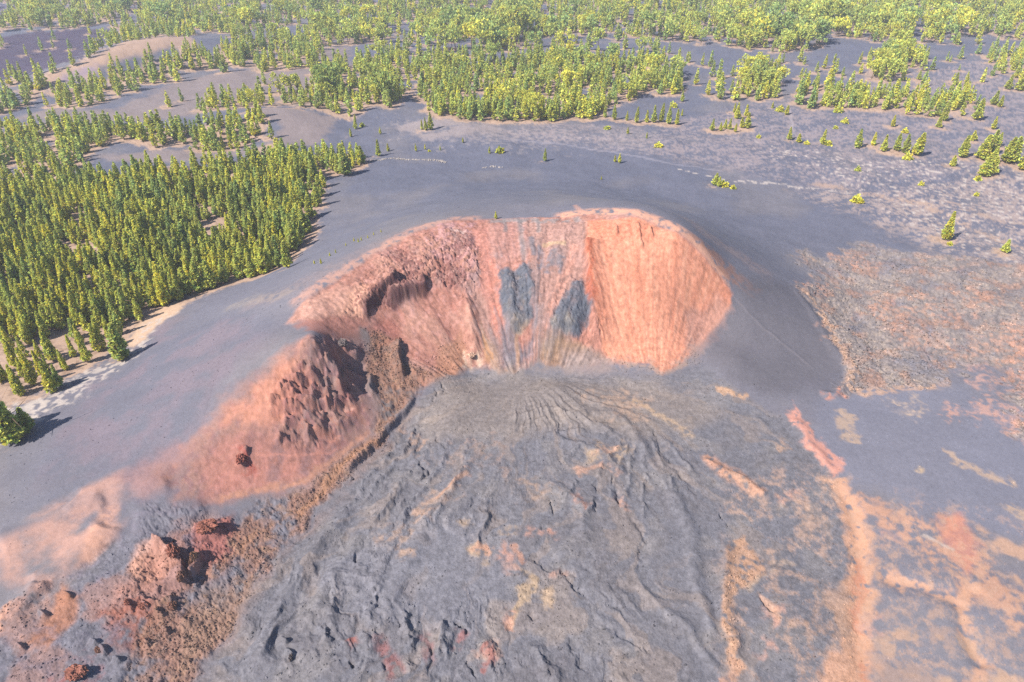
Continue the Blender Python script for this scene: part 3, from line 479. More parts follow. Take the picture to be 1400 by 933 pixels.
# right: pale and salmon ash-free ground between lava plates
patch([(1160, 540), (1300, 528), (1400, 560), (1500, 600), (1500, 760), (1330, 720), (1260, 695), (1200, 665), (1150, 655), (1110, 590), (1120, 550)], C(136, 136, 152), .8, 14, 8, 4)
patch([(1180, 800), (1300, 830), (1400, 860), (1480, 990), (1200, 990)], C(146, 142, 150), .6, 14, 8, 4)
patch([(1085, 556), (1078, 570), (1095, 592), (1112, 622), (1135, 650), (1150, 643), (1152, 624), (1130, 606), (1108, 590), (1098, 570)], C(228, 164, 146), .92, 5, 4, 6, n3, -1.4, -.2)
streak([(1139, 652), (1163, 690), (1171, 730), (1178, 770), (1175, 810), (1168, 850), (1172, 890), (1178, 960)], C(222, 170, 140), 13, .95, 6, 7, .8, n3, -1.3, -.4, taper=.01)
streak([(1178, 760), (1174, 810), (1172, 850), (1180, 900), (1186, 960)], C(206, 138, 112), 5, .7, 4, 3, .8)
PL = samp(T_FBM, VX, VY, 11, .3, 21)
patch([(1148, 655), (1180, 664), (1215, 684), (1262, 695), (1278, 712), (1312, 706), (1332, 726), (1342, 756), (1365, 792), (1420, 830), (1420, 865), (1365, 838), (1338, 820), (1300, 805), (1268, 775), (1238, 740), (1200, 708), (1168, 692)], C(216, 166, 140), .88, 10, 12, 12, PL + .8 * n3 + .3 * n4, -.9, .5)
patch([(1285, 708), (1320, 705), (1338, 745), (1320, 790), (1300, 760)], C(224, 150, 126), .7, 8, 6, 4)
streak([(1195, 785), (1225, 797), (1265, 806), (1310, 816), (1345, 800)], C(222, 170, 140), 7, .85, 7, 7, 1, n3, -1.0, .1); streak([(1310, 816), (1316, 850), (1330, 885), (1340, 915), (1320, 940)], C(222, 170, 140), 7, .85, 8, 7, 1, n3, -1.0, .1)
patch([(1330, 715), (1400, 745), (1480, 780), (1480, 830), (1400, 800), (1360, 770)], C(220, 176, 148), .8, 8, 10, 6, PL, -.3, .3)
patch([(1170, 860), (1150, 900), (1080, 945), (1060, 980), (1250, 980), (1210, 930), (1195, 880)], C(222, 170, 140), .85, 8, 10, 6, PL, -.7, -.1)
patch([(1160, 800), (1100, 840), (1080, 880), (1120, 900), (1160, 880)], C(206, 164, 138), .75, 12, 12, 6, PL, -.1, .4)
patch([(1290, 925), (1400, 915), (1480, 930), (1480, 980), (1270, 980)], C(214, 176, 148), .8, 8, 8, 5, PL, -.6, .1)
patch([(1200, 850), (1300, 840), (1400, 870), (1400, 930), (1200, 930)], C(206, 168, 142), .7, 14, 14, 7, PL, .25, .6)
for q in [(1215, 733, 14, 3), (1220, 746, 16, 3), (1062, 890, 16, 7), (1060, 838, 12, 10), (1190, 852, 10, 14)]: dab(*q, SAL, .85)
streak([(1260, 730), (1285, 742), (1305, 754)], PALE, 3, .7, 2, 2)
patch([(993, 742), (1015, 733), (1026, 750), (1046, 770), (1050, 790), (1030, 800), (1010, 806), (1001, 830), (1003, 870), (1012, 900), (1022, 912), (1008, 928), (994, 900), (989, 850), (990, 800), (991, 770)], C(204, 160, 132), .9, 4, 4, 3, n3, -1.1, .1)
streak([(1020, 802), (1050, 790), (1085, 765)], C(190, 166, 148), 5, .6, 5, 3); streak([(1010, 900), (1000, 925), (985, 940)], C(210, 160, 134), 6, .7, 4, 3); streak([(1032, 812), (1050, 822), (1068, 848)], C(206, 164, 140), 4, .7, 2, 2)
st = samp(T_RDG, VX + WU * 3, VY + WV * 3, 15, .3, 45)
patch([(1000, 640), (1140, 640), (1300, 690), (1480, 740), (1480, 990), (985, 990), (985, 760)], C(204, 166, 144), .6, 16, 10, 6, st + .5 * n3 + .5 * n4, .0, 1.2)
patch([(1180, 760), (1300, 780), (1480, 830), (1480, 990), (1180, 990)], C(200, 164, 144), .55, 16, 10, 6, -st + .6 * n3 + .5 * n4, .0, 1.3)
# a'a field
aai, aak = AA
blend(aai, aak, C(170, 156, 152), .9); blend(aai, aak * sm(-.1, .5, n3[aai]), C(186, 168, 154), .55); blend(aai, aak * sm(-.1, .7, samp(T_FBM, VX[aai], VY[aai], 16, .2, 67)), C(138, 130, 134), .7); blend(aai, aak * sm(.1, .8, samp(T_FBM, VX[aai], VY[aai], 10, .2, 68) + .3 * n3[aai]), C(186, 142, 122), .6); blend(aai, aak * sm(.1, .6, R1[aai]), C(140, 132, 134), .45); blend(aai, aak * sm(.05, .5, n2[aai] - .3 * n1[aai] - .25), C(200, 164, 148), .45)
for q in [(1200, 350, 30, 6, 0), (1275, 388, 26, 7, 0), (1210, 372, 10, 8, 0), (1170, 440, 14, 12, 0), (1232, 412, 8, 5, 0), (1270, 452, 9, 10, 0), (1272, 482, 10, 8, 0), (1255, 500, 26, 12, 0), (1120, 372, 30, 8, 0), (1315, 462, 26, 6, 0), (1340, 520, 60, 20, 0), (1220, 360, 20, 5, 0), (1320, 375, 14, 8, 0)]: dab(*q[:4], C(136, 134, 146), .8)
for q in [(1205, 425, 16, 10), (1180, 365, 20, 7), (1150, 352, 14, 4), (1275, 420, 40, 10), (1228, 445, 26, 9), (1330, 475, 40, 8), (1385, 470, 24, 26), (1385, 520, 20, 22), (1110, 388, 16, 5), (1133, 448, 6, 14), (1340, 405, 22, 8), (1255, 470, 20, 6)]: dab(*q, C(212, 160, 138), .7, n3 + .5 * n4, -.7, .7)
streak([(1100, 392), (1128, 435), (1152, 480), (1168, 505), (1155, 532), (1180, 540), (1240, 533), (1295, 526)], C(208, 170, 146), 6, .75, 5, 4, 1, n3, -.8, .2)
dab(1141, 540, 10, 5, C(226, 152, 122), .9)
patch([(1122, 530), (1140, 512), (1158, 512), (1150, 530), (1130, 540)], C(120, 118, 130), .7, 5, 3, 2)  # shade in the hollow at the flank's foot, painted as darker ground
for q in [(1238, 560, 22, 5), (1300, 562, 10, 12), (1355, 562, 26, 12), (1345, 547, 20, 6), (1340, 520, 20, 4), (1340, 502, 16, 3), (1390, 585, 12, 14), (1245, 572, 12, 4)]: dab(*q, SAL if q[0] > 1290 else C(214, 186, 162), .8)
for pts, w in [([(1153, 560), (1158, 585), (1172, 608)], 8), ([(1285, 615), (1320, 635), (1350, 650), (1400, 660)], 8), ([(1370, 690), (1400, 705), (1440, 720)], 9)]: streak(pts, C(204, 174, 150), w, .75, 8, 4)
dab(1253, 640, 7, 4, CREAM, .7)
print('colour', round(time.time() - T0, 1))

# ------------------------------------------------------------------ where the trees stand
HAND = []      # px, py of the base, height in photo pixels, kind, width factor, yellow 0..1, label, group
def T(px, py, h, kind='pine_tree', wf=1.0, yel=.5, label=None, group=None): HAND.append((px, py, h, kind, wf, yel, label, group))
# foreground, lower left
GL = 'pines on the sandy lower left edge of the plantation'
T(20, 604, 62, wf=1.5, yel=.5, label='big dark bushy pine at the left edge of the photo, lowest of all the trees')
T(4, 596, 58, wf=1.3, yel=.6, label='tall yellow green pine touching the left edge beside the big dark bushy pine')
T(38, 590, 30, wf=1.5, yel=.3, label='low bushy dark pine at the right foot of the big dark pine at left edge')
T(73, 536, 38, yel=.8, label='slender pine on white gravel casting a long dark shadow, above the lowest big pine')
T(82, 528, 28, yel=.2, label='shorter dark green pine just right of the slender gravel pine with long shadow')
T(166, 491, 46, wf=1.5, yel=.35, label='full dark pine standing alone on the sand spit at the plantation corner')
for q in [(46, 527, 40, .9), (24, 533, 33, .8), (120, 495, 40, .7), (134, 480, 36, .8), (91, 506, 22, .8), (101, 487, 28, .8), (75, 486, 22, .9), (54, 487, 22, .7), (22, 501, 36, .9), (142, 478, 34, .8), (33, 515, 25, .8), (66, 512, 26, .5), (8, 520, 28, .8), (110, 470, 28, .7), (150, 462, 30, .6), (16, 478, 30, .8), (40, 470, 28, .7)]:
    T(*q[:3], wf=.85, yel=q[3], label='thin yellow green pine on the pale sandy lower left edge of the plantation', group=GL)
GE = 'pines on the ash edge of the plantation'
T(394, 366, 34, wf=1.35, yel=.45, label='broad conical pine at the tip of the plantation, nearest the red crater')
T(383, 363, 22, wf=1.3, yel=.3, label='small bluish pine tucked beside the broad conical pine at plantation tip')
for q in [(361, 375, 34, .6), (345, 380, 30, .5), (330, 382, 32, .5), (308, 388, 30, .4), (290, 396, 36, .4), (272, 400, 38, .45), (255, 404, 34, .5), (240, 410, 30, .3), (222, 414, 26, .35), (210, 420, 26, .4), (425, 300, 30, .5), (433, 284, 30, .5), (437, 268, 28, .4), (418, 318, 30, .4), (407, 334, 32, .45)]:
    T(*q[:3], wf=1.25, yel=q[3], label='full pine on the dark ash edge of the left plantation', group=GE)
# ash plain behind the cone
T(474, 239, 33, wf=1.6, yel=.2, label='big dark pine where the plantation meets the stone line on the ash')
T(496, 224, 22, wf=1.5, yel=.35, label='round dark pine at the left end of the pale stone line')
T(462, 236, 24, wf=1.3, yel=.4, label='pine on the left of the big dark pine near the stone line')
T(517, 214, 21, wf=.9, yel=.45, label='slim upright pine on grey ash just above the pale stone line')
T(531, 207, 10, 'pine_sapling', yel=.9, label='small golden sapling right of the slim upright pine above the stone line')
T(486, 176, 18, yel=.55, label='lone slim pine at the left of the ash plain, the highest up of its few')
T(495, 172, 5, 'shrub', yel=.4, label='tiny green shrub right of the highest lone slim pine')
T(480, 188, 11, yel=.7, label='short pine below the highest lone slim pine on the left ash')
T(520, 184, 9, 'pine_sapling', yel=.9, label='small golden sapling left of the gravel mound')
T(569, 208, 10, 'pine_sapling', wf=.8, yel=.8, label='thin pale sapling above the middle of the stone line')
T(581, 205, 7, 'pine_sapling', yel=.9, label='tiny golden sapling right of the thin pale sapling above the stone line')
T(587, 208, 3, 'shrub', yel=.9, label='very small yellow shrub above the right part of the stone line')
T(602, 206, 6, 'pine_sapling', yel=.5, label='faint grey green sapling above the right end of the stone line')
T(633, 197, 7, 'pine_sapling', yel=.7, label='small sapling alone below the gravel mound')
T(669, 211, 9, 'pine_sapling', yel=.6, label='small pointed pine left of the round bush on the ash')
T(683, 210, 8, 'shrub', wf=1.2, yel=.7, label='round light green bush on the ash plain above the crater')
T(678, 299, 10, 'pine_sapling', yel=.9, label='single little pine standing right on the crater rim')
T(577, 177, 13, wf=.9, yel=.6, label='shorter pine at left of the trio on the gravel mound')
T(583, 178, 16, wf=.9, yel=.5, label='middle pine of the trio on the gravel mound')
T(589, 177, 22, wf=1., yel=.4, label='tallest pine of the trio on the gravel mound')
T(745, 219, 16, wf=1.0, yel=.3, label='lone dark conical pine in the centre of the ash plain')
T(847, 222, 12, 'pine_sapling', yel=.9, label='taller of two golden saplings standing together by the ash path')
T(841, 221, 9, 'pine_sapling', yel=.9, label='shorter of two golden saplings standing together by the ash path')
T(822, 247, 5, 'pine_sapling', yel=.9, label='tiny sapling alone between the path and the crater rim')
T(830, 178, 5, 'shrub', wf=1.5, yel=.6, label='low wide green bush right of the last big pines of the middle wood')
T(858, 185, 9, 'pine_sapling', yel=.8, label='thin golden sapling below the row of pines right of centre')
T(884, 190, 8, 'pine_sapling', yel=.5, label='small green sapling right of the thin golden one below the pine row')
T(900, 202, 6, 'shrub', wf=1.3, yel=.9, label='yellow low shrub pair above the right end of the ash path')
GRW = 'row of pines above the ash plain right of centre'
for q in [(827, 160, 17, .5), (840, 163, 20, .4), (857, 164, 12, .6), (870, 167, 20, .55), (884, 167, 16, .7), (894, 168, 22, .4), (903, 167, 24, .5), (914, 170, 22, .4), (925, 171, 20, .7)]:
    T(*q[:3], yel=q[3], label='pine in the loose row above the ash plain right of centre', group=GRW)
T(932, 159, 9, yel=.7, label='small pine standing just above the right end of the loose pine row')
T(921, 145, 7, 'shrub', yel=.8, label='small round shrub uphill from the right end of the loose pine row')
GY = 'young yellow pines below the sandy bank'
for q in [(973, 179, 15, .5), (985, 179, 11, .7), (991, 176, 12, .6), (997, 177, 14, .7), (1005, 181, 11, .9), (1014, 175, 14, .9), (1021, 176, 20, .7), (1007, 165, 20, .8), (1020, 160, 15, .8), (1004, 155, 12, .8)]:
    T(*q[:3], yel=q[3], label='young yellow green pine in the small cluster below the sandy bank', group=GY)
T(1056, 148, 8, yel=.8, label='small pine left of the winding footpath, at the foot of the sandy bank')
T(1066, 152, 7, 'shrub', wf=1.2, yel=.8, label='round shrub left of the winding footpath')
T(1075, 157, 12, wf=1.2, yel=.8, label='small bushy pine touching the winding footpath')
T(1145, 153, 7, 'shrub', wf=1.4, yel=.7, label='wide low shrub in front of the pine band at upper right')
T(1155, 167, 6, 'shrub', wf=1.2, yel=.9, label='yellow shrub below the wide low shrub at upper right')
T(1142, 176, 5, 'shrub', yel=.7, label='tiny shrub left of and below the yellow shrub at upper right')
T(1037, 188, 5, 'shrub', yel=.9, label='tiny yellow shrub right of the young yellow pine cluster')
T(1079, 190, 16, yel=.7, label='bright pointed pine at the lower end of the winding footpath')
T(1092, 193, 11, wf=1.6, yel=.8, label='low bushy pine right of the bright pointed pine at the footpath end')
T(1103, 196, 5, 'shrub', yel=.9, label='small yellow shrub right of the low bushy pine at the footpath end')
T(1124, 196, 19, wf=.85, yel=.7, label='slim leaning pine alone right of the footpath')
T(1133, 197, 7, 'shrub', yel=.8, label='small shrub at the right foot of the slim leaning pine')
T(1172, 202, 24, yel=.4, label='grey green pine at the left end of the lower right row')
T(978, 254, 15, wf=1.5, yel=.5, label='bushy pine, left of the clump beside the white stone row on the ash')
T(983, 256, 13, wf=1.2, yel=.6, label='pine in front, middle of the clump beside the white stone row')
T(990, 256, 8, 'shrub', yel=.9, label='golden bush at the right of the clump beside the white stone row')
T(1002, 259, 5, 'shrub', yel=.9, label='little yellow shrub just right of the clump by the white stone row')
T(1171, 278, 9, 'shrub', wf=1.2, yel=1, label='bright yellow round bush alone on the right ash plain')
T(1172, 235, 6, 'shrub', yel=.5, label='small dark green shrub alone above the bright yellow round bush')
T(1259, 253, 5, 'shrub', yel=1, label='small yellow shrub on the stony slope below the lower right row')
T(1334, 268, 5, 'shrub', yel=.9, label='small yellow shrub on the slope far right, below the big right clump')
T(1293, 327, 36, wf=.9, yel=.75, label='tall leaning pine alone above the rough lava field')
T(1299, 334, 5, 'shrub', yel=.9, label='yellow shrub at the foot of the tall leaning pine above the lava')
T(1373, 345, 17, wf=1.3, yel=.5, label='bushy pine alone at the far right edge of the lava field')
# upper right slope
T(1193, 200, 17, yel=1, label='golden pine, second from left in the lower right row')
T(1207, 208, 21, yel=.7, label='bright green conical pine in the lower right row, right of the golden one')
T(1225, 207, 22, wf=1.1, yel=.4, label='dull green pine left of the biggest in the lower right row')
T(1237, 210, 24, wf=1.1, yel=.3, label='greyish pine behind the biggest in the lower right row')
T(1252, 212, 29, wf=1.35, yel=.75, label='biggest pine at the right end of the lower right row')
T(1240, 218, 9, 'shrub', yel=.9, label='shrub in front of the biggest pine of the lower right row')
T(1237, 181, 6, 'shrub', yel=1, label='tiny golden bush above the lower right row')
T(1220, 173, 15, yel=.9, label='bright small pine on the sandy patch below the pine band')
T(1283, 174, 14, wf=1.3, yel=.6, label='small bushy pine on the sandy fan below the pine band')
T(1290, 165, 24, wf=1.1, yel=.5, label='pine at the top of the sandy fan, above the small bushy pine')
T(1335, 165, 27, wf=1.2, yel=.5, label='pine at the right end of the pine band, over the sandy fan')
GC = 'pines of the clump at the right edge'
T(1315, 215, 27, wf=1.15, yel=.5, label='leftmost upright pine of the right edge clump, standing clear')
T(1302, 227, 14, wf=1.3, yel=.8, label='small leaning pine left of and below the right edge clump')
T(1330, 193, 13, wf=1.4, yel=.85, label='round topped small pine above the right edge clump')
T(1357, 178, 16, yel=.8, label='small yellow pine uphill from the right edge clump')
for q in [(1342, 217, 30, 1.4, .6), (1352, 212, 32, 1.1, .4), (1363, 201, 18, 1.1, .5), (1374, 222, 32, 1.3, .6), (1384, 221, 32, 1.3, .5), (1355, 224, 22, 1.2, .6), (1398, 232, 30, 1.3, .7)]:
    T(*q[:3], wf=q[3], yel=q[4], label='pine in the clump by the right edge of the photo', group=GC)
T(1345, 241, 26, wf=1.5, yel=.55, label='dark round pine in front of the right edge clump, lowest of it')
T(1356, 238, 22, wf=1.3, yel=.6, label='bushy pine at the right shoulder of the dark round one in the right clump')
T(1337, 246, 6, 'shrub', yel=.8, label='little bush at the foot of the dark round pine of the right clump')
T(1306, 117, 16, yel=.4, label='left of two small pines on bare ground above the pine band')
T(1319, 122, 16, yel=.6, label='right of two small pines on bare ground above the pine band')
T(1256, 109, 11, wf=1.3, yel=.4, label='small dark pine alone on the grey flat, upper right')
T(1377, 123, 18, wf=1.1, yel=.5, label='small pine by the right edge beside a larger cut off one, upper right')
T(1393, 125, 24, wf=1.3, yel=.6, label='larger pine cut off by the right edge, upper right')
T(1358, 143, 18, wf=1.2, yel=.3, label='dark left pine of the pair on bare ground near the right edge')
T(1367, 146, 15, yel=.6, label='lighter right pine of the pair on bare ground near the right edge')
T(933, 137, 14, yel=.5, label='pine standing clear on sand at the lower right of the middle wood')
# saplings on the rim of the left flank
for q in [(430, 361, 5), (439, 361, 7), (451, 350, 5), (459, 346, 5), (473, 336, 4), (484, 330, 5), (490, 331, 5), (494, 329, 5), (503, 326, 4), (511, 322, 4), (521, 318, 4)]:
    T(*q, 'pine_sapling', yel=1, label='tiny yellow sapling in the line on the ash left of the crater rim', group='saplings in a line left of the crater rim')

FOREST = []    # x, y, height m, kind, zone
def inpoly(poly, x, y): return _poly_sd(poly, x, y) > 0
def grove(px, spacing, hm, hs, zone, p=1.0, clump=.0, holes=(), broad=.0, scale=30.0):
    poly = P(px); x0, y0 = poly.min(0); x1, y1 = poly.max(0)
    xs, ys = np.meshgrid(np.arange(x0, x1, spacing), np.arange(y0, y1, spacing)); xs = xs + (np.arange(xs.shape[0]) % 2)[:, None] * spacing * .5
    xs = xs.ravel() + rng.uniform(-.46, .46, xs.size) * spacing; ys = ys.ravel() + rng.uniform(-.46, .46, ys.size) * spacing
    k = _poly_sd(poly, xs + samp(T_FBM, xs, ys, 20, 0, 31) * 4, ys + samp(T_FBM, xs, ys, 20, 1, 32) * 4) > 0
    k &= rng.random(xs.size) < p
    if clump: k &= samp(T_FBM, xs, ys, scale, .3, 33) + .25 * samp(T_FBM, xs, ys, 9, .3, 34) > clump
    for h in holes: k &= ~(_poly_sd(P(h), xs, ys) > 0)
    for x, y in zip(xs[k], ys[k]):
        b = rng.random() < broad
        FOREST.append((x, y, max(3.0, rng.normal(hm, hs)) * (1.35 if b else 1), 'broad' if b else 'slim', zone))
grove([(-60, 258), (60, 252), (150, 250), (200, 244), (240, 232), (330, 224), (415, 214), (436, 228), (434, 262), (418, 312), (402, 345), (380, 368), (330, 381), (290, 394), (240, 409), (205, 428), (165, 440), (60, 462), (-60, 490)],
      4.0, 11.6, 2.7, 'A', .95, -.7, holes=[[(66, 345), (85, 330), (130, 338), (135, 356), (90, 352)], [(270, 308), (310, 296), (320, 315), (300, 330), (280, 326)], [(225, 236), (300, 240), (300, 250), (240, 252)]], scale=18)
grove([(-60, 490), (60, 462), (165, 440), (205, 430), (170, 470), (115, 485), (75, 510), (40, 540), (-40, 580)], 7.5, 10.5, 1.5, 'S', .5)
grove([(428, 217), (470, 214), (500, 216), (500, 222), (480, 232), (445, 238)], 5, 11, 1.5, 'A', .9)
grove([(-80, 262), (-80, 180), (0, 174), (60, 170), (160, 176), (240, 174), (320, 164), (370, 162), (377, 190), (340, 199), (300, 204), (225, 209), (200, 199), (150, 190), (122, 208), (100, 230), (60, 244)], 6, 13, 1.8, 'B', .9, -.35, scale=25)
grove([(270, 158), (300, 151), (345, 146), (420, 147), (470, 156), (482, 138), (460, 118), (400, 124), (340, 136), (280, 142)], 8, 13.5, 2, 'B', .85, -.4, broad=.15)
grove([(130, 160), (300, 118), (480, 100), (480, 130), (330, 140), (160, 168)], 16, 11, 2.5, 'B', .22)
grove([(-80, 162), (0, 155), (60, 147), (130, 150), (160, 134), (200, 124), (270, 104), (340, 98), (400, 96), (440, 92), (440, 62), (330, 62), (262, 66), (220, 74), (160, 90), (120, 108), (90, 119), (60, 117), (-80, 128)], 8.5, 14.5, 2, 'C', .9, -.4, scale=30)
grove([(-80, 128), (60, 116), (75, 106), (140, 74), (215, 52), (262, 52), (270, 45), (200, 42), (165, 55), (110, 84), (60, 100), (-80, 112)], 11, 14.5, 2, 'C', .8)
grove([(-160, 112), (60, 98), (130, 68), (165, 50), (215, 44), (270, 48), (330, 56), (440, 66), (500, 60), (560, 78), (640, 80), (760, 62), (860, 56), (930, 58), (1050, 72), (1092, 78), (1150, 52), (1230, 62), (1290, 62), (1330, 62), (1400, 68), (1560, 78), (1640, -8), (-260, -8)],
      11, 14.5, 3.2, 'D', .9, -.33, holes=[[(-90, 48), (60, 42), (150, 38), (160, 50), (120, 78), (60, 98), (-90, 112)], [(570, 62), (590, 46), (640, 58), (665, 62), (660, 76), (600, 78)], [(1235, 20), (1275, 15), (1262, 48), (1240, 52)]], broad=.2, scale=55)
grove([(-60, 60), (60, 50), (140, 45), (100, 75), (-60, 100)], 26, 11, 2, 'D', .3)
grove([(560, 60), (600, 40), (700, 40), (760, 40), (780, 66), (660, 72), (600, 76)], 20, 19, 3, 'D', .8, broad=.9)
grove([(980, 40), (1100, 30), (1300, 30), (1320, 58), (1160, 50), (1090, 74), (1000, 64)], 21, 18, 3, 'D', .75, broad=.9)
grove([(430, 97), (520, 82), (600, 92), (680, 86), (760, 75), (800, 85), (860, 82), (930, 96), (935, 132), (880, 130), (850, 142), (815, 156), (760, 164), (700, 165), (640, 162), (585, 150), (565, 122), (548, 135), (550, 148), (500, 161), (455, 157), (430, 140)], 8, 14, 2, 'M', .95, -.30, broad=.08, scale=26)
grove([(430, 90), (560, 70), (690, 80), (900, 60), (930, 90), (760, 100), (560, 100)], 12, 15, 2.5, 'M', .6, -.2, broad=.25)
grove([(570, 152), (600, 148), (660, 150), (745, 152), (800, 150), (825, 148), (822, 158), (750, 167), (680, 167), (640, 164), (590, 156)], 6, 13, 1.6, 'M', .75)
grove([(1012, 98), (1060, 95), (1066, 138), (1020, 140)], 8, 14, 2, 'R', .85, broad=.4)
grove([(1085, 120), (1130, 116), (1180, 130), (1240, 128), (1340, 136), (1340, 160), (1300, 160), (1240, 157), (1190, 150), (1130, 150), (1090, 150)], 6.5, 12.5, 2, 'R', .9, -.15, scale=18)
grove([(1190, 85), (1250, 70), (1262, 88), (1212, 112), (1192, 112)], 8, 14, 2, 'R', .8, broad=.3)
grove([(890, 80), (1000, 85), (1090, 82), (1090, 115), (1000, 140), (890, 130)], 10, 12.5, 2.5, 'R', .55, .05, scale=18)
grove([(1090, 82), (1200, 75), (1400, 72), (1400, 118), (1250, 120), (1100, 120)], 15, 11.5, 2.5, 'R', .3)
grove([(1330, 72), (1420, 72), (1480, 95), (1480, 130), (1400, 118)], 9, 13, 2, 'R', .45)
grove([(1420, 190), (1500, 180), (1560, 260), (1430, 240)], 9, 11, 2, 'R', .5)

SUN_AZ, SUN_EL = math.radians(33), math.radians(46)         # direction the shadows point to (from +X towards +Y), and height of the sun
# ------------------------------------------------------------------ helpers that read the finished sheet
def cell(x, y):
    r = np.hypot(x, y); a = np.arctan2(x, y)
    i = np.clip(np.searchsorted(rows, r), 1, NR - 1); j = np.clip(np.searchsorted(az, a), 1, NA - 1)
    i = np.where(np.abs(rows[i - 1] - r) < np.abs(rows[i] - r), i - 1, i); j = np.where(np.abs(az[j - 1] - a) < np.abs(az[j] - a), j - 1, j)
    return i * NA + j
ZT = lambda x, y: VZ[cell(x, y)]
# ------------------------------------------------------------------ forest litter under the trees
tr = [(t[0], t[1]) for t in FOREST] + [tuple(on(h[0], h[1])) for h in HAND if h[3] == 'pine_tree']
tw = np.array([1.0] * len(FOREST) + [1.0 if (h[7] or h[0] > 1180) else .25 for h in HAND if h[3] == 'pine_tree']); tx = np.array([t[0] for t in tr]); ty = np.array([t[1] for t in tr])
D = np.zeros_like(GZ); np.add.at(D, (np.clip(((ty - GY0) / GS).astype(int), 0, D.shape[0] - 1), np.clip(((tx - GX0) / GS).astype(int), 0, D.shape[1] - 1)), tw)
fy = np.fft.fftfreq(D.shape[0])[:, None]; fx = np.fft.rfftfreq(D.shape[1])[None, :]
blur = lambda s: np.fft.irfft2(np.fft.rfft2(D) * np.exp(-2 * (np.pi * s) ** 2 * (fx ** 2 + fy ** 2)), s=D.shape).astype(f32)
ins = np.nonzero((VX > GX0) & (VX < GX1) & (VY > GY0) & (VY < GY1))[0]
dn = bil(blur(2.0), VX[ins], VY[ins], GX0, GY0, GS) * (2 * np.pi * 4)
_g = sm(.02, .3, dn)
blend(ins, _g * sm(.12, .9, dn + .35 * n3[ins] + .35 * n2[ins]), C(208, 176, 154), .92)
blend(ins, _g * sm(.5, 1.3, dn + .6 * n2[ins]) * sm(.0, .6, sp[ins]), C(150, 124, 108), .6)
patch([(60, 545), (70, 560), (30, 600), (-20, 625), (-40, 590), (0, 560)], PALE, .8, 8, 8, 6, sp, -.6, .3)
patch([(205, 430), (240, 415), (255, 418), (215, 450), (180, 478), (165, 470)], C(226, 192, 164), .95, 6, 4, 4)
patch([(20, 560), (70, 540), (115, 505), (160, 492), (205, 440), (235, 430), (190, 485), (120, 530), (60, 575)], PALE, .8, 8, 8, 7, sp + .4 * n3, -.2, .4)
patch([(100, 540), (125, 530), (120, 545)], PALE, .5, 6, 6, 4, sp, -.3, .4)
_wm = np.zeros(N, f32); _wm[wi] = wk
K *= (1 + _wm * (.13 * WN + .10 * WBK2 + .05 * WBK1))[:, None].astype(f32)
# fine grain of cinders everywhere
rg_ = np.zeros(N, f32)
for mk in (APRON, RUBBLE, AA, LOWL, HILL, WALL): rg_[mk[0]] = np.maximum(rg_[mk[0]], mk[1])
gN = samp(T_WHT, VX, VY, 9, .4, 40); gM = samp(T_FBM, VX, VY, 1.3, .4, 41)
K *= np.clip(1 + .11 * gN + (.05 + .08 * rg_) * gM + (.03 + .09 * rg_) * n3 + .05 * n2, .45, 1.7)[:, None].astype(f32)
K = np.clip(K, .012, .8)

# ------------------------------------------------------------------ materials
def new_mat(name):
    m = bpy.data.materials.new(name); m.use_nodes = True; nt = m.node_tree
    b = nt.nodes['Principled BSDF']; b.inputs['Roughness'].default_value = .95
    if 'Specular IOR Level' in b.inputs: b.inputs['Specular IOR Level'].default_value = .12
    return m, nt, b
def ground_material(name, s1, s2, bump, var):
    m, nt, b = new_mat(name); L = nt.links.new
    at_ = nt.nodes.new('ShaderNodeAttribute'); at_.attribute_name = 'tone'
    tc = nt.nodes.new('ShaderNodeTexCoord')
    a = nt.nodes.new('ShaderNodeTexNoise'); a.inputs['Scale'].default_value = s1; a.inputs['Detail'].default_value = 5; a.inputs['Roughness'].default_value = .65
    c = nt.nodes.new('ShaderNodeTexVoronoi'); c.inputs['Scale'].default_value = s2
    L(tc.outputs['Object'], a.inputs['Vector']); L(tc.outputs['Object'], c.inputs['Vector'])
    mr = nt.nodes.new('ShaderNodeMapRange'); mr.inputs['From Min'].default_value = .25; mr.inputs['From Max'].default_value = .75
    mr.inputs['To Min'].default_value = 1 - var; mr.inputs['To Max'].default_value = 1 + var; L(a.outputs['Fac'], mr.inputs['Value'])
    mx = nt.nodes.new('ShaderNodeVectorMath'); mx.operation = 'SCALE'; L(at_.outputs['Color'], mx.inputs[0]); L(mr.outputs['Result'], mx.inputs['Scale'])
    L(mx.outputs['Vector'], b.inputs['Base Color'])
    ad = nt.nodes.new('ShaderNodeMath'); ad.operation = 'MULTIPLY_ADD'; L(c.outputs['Distance'], ad.inputs[0]); ad.inputs[1].default_value = .6; L(a.outputs['Fac'], ad.inputs[2])
    bp = nt.nodes.new('ShaderNodeBump'); bp.inputs['Strength'].default_value = bump; bp.inputs['Distance'].default_value = .12; L(ad.outputs['Value'], bp.inputs['Height']); L(bp.outputs['Normal'], b.inputs['Normal'])
    return m
M_ASH = ground_material('volcanic_ash', 2.2, 3.0, .3, .09)
M_CONE = ground_material('oxidised_cinder', 2.2, 2.6, .4, .11)
M_LAVA = ground_material('rough_lava', 1.5, 1.9, .8, .22)
M_ROCK = ground_material('lava_rock', 2.5, 3.5, .7, .22)
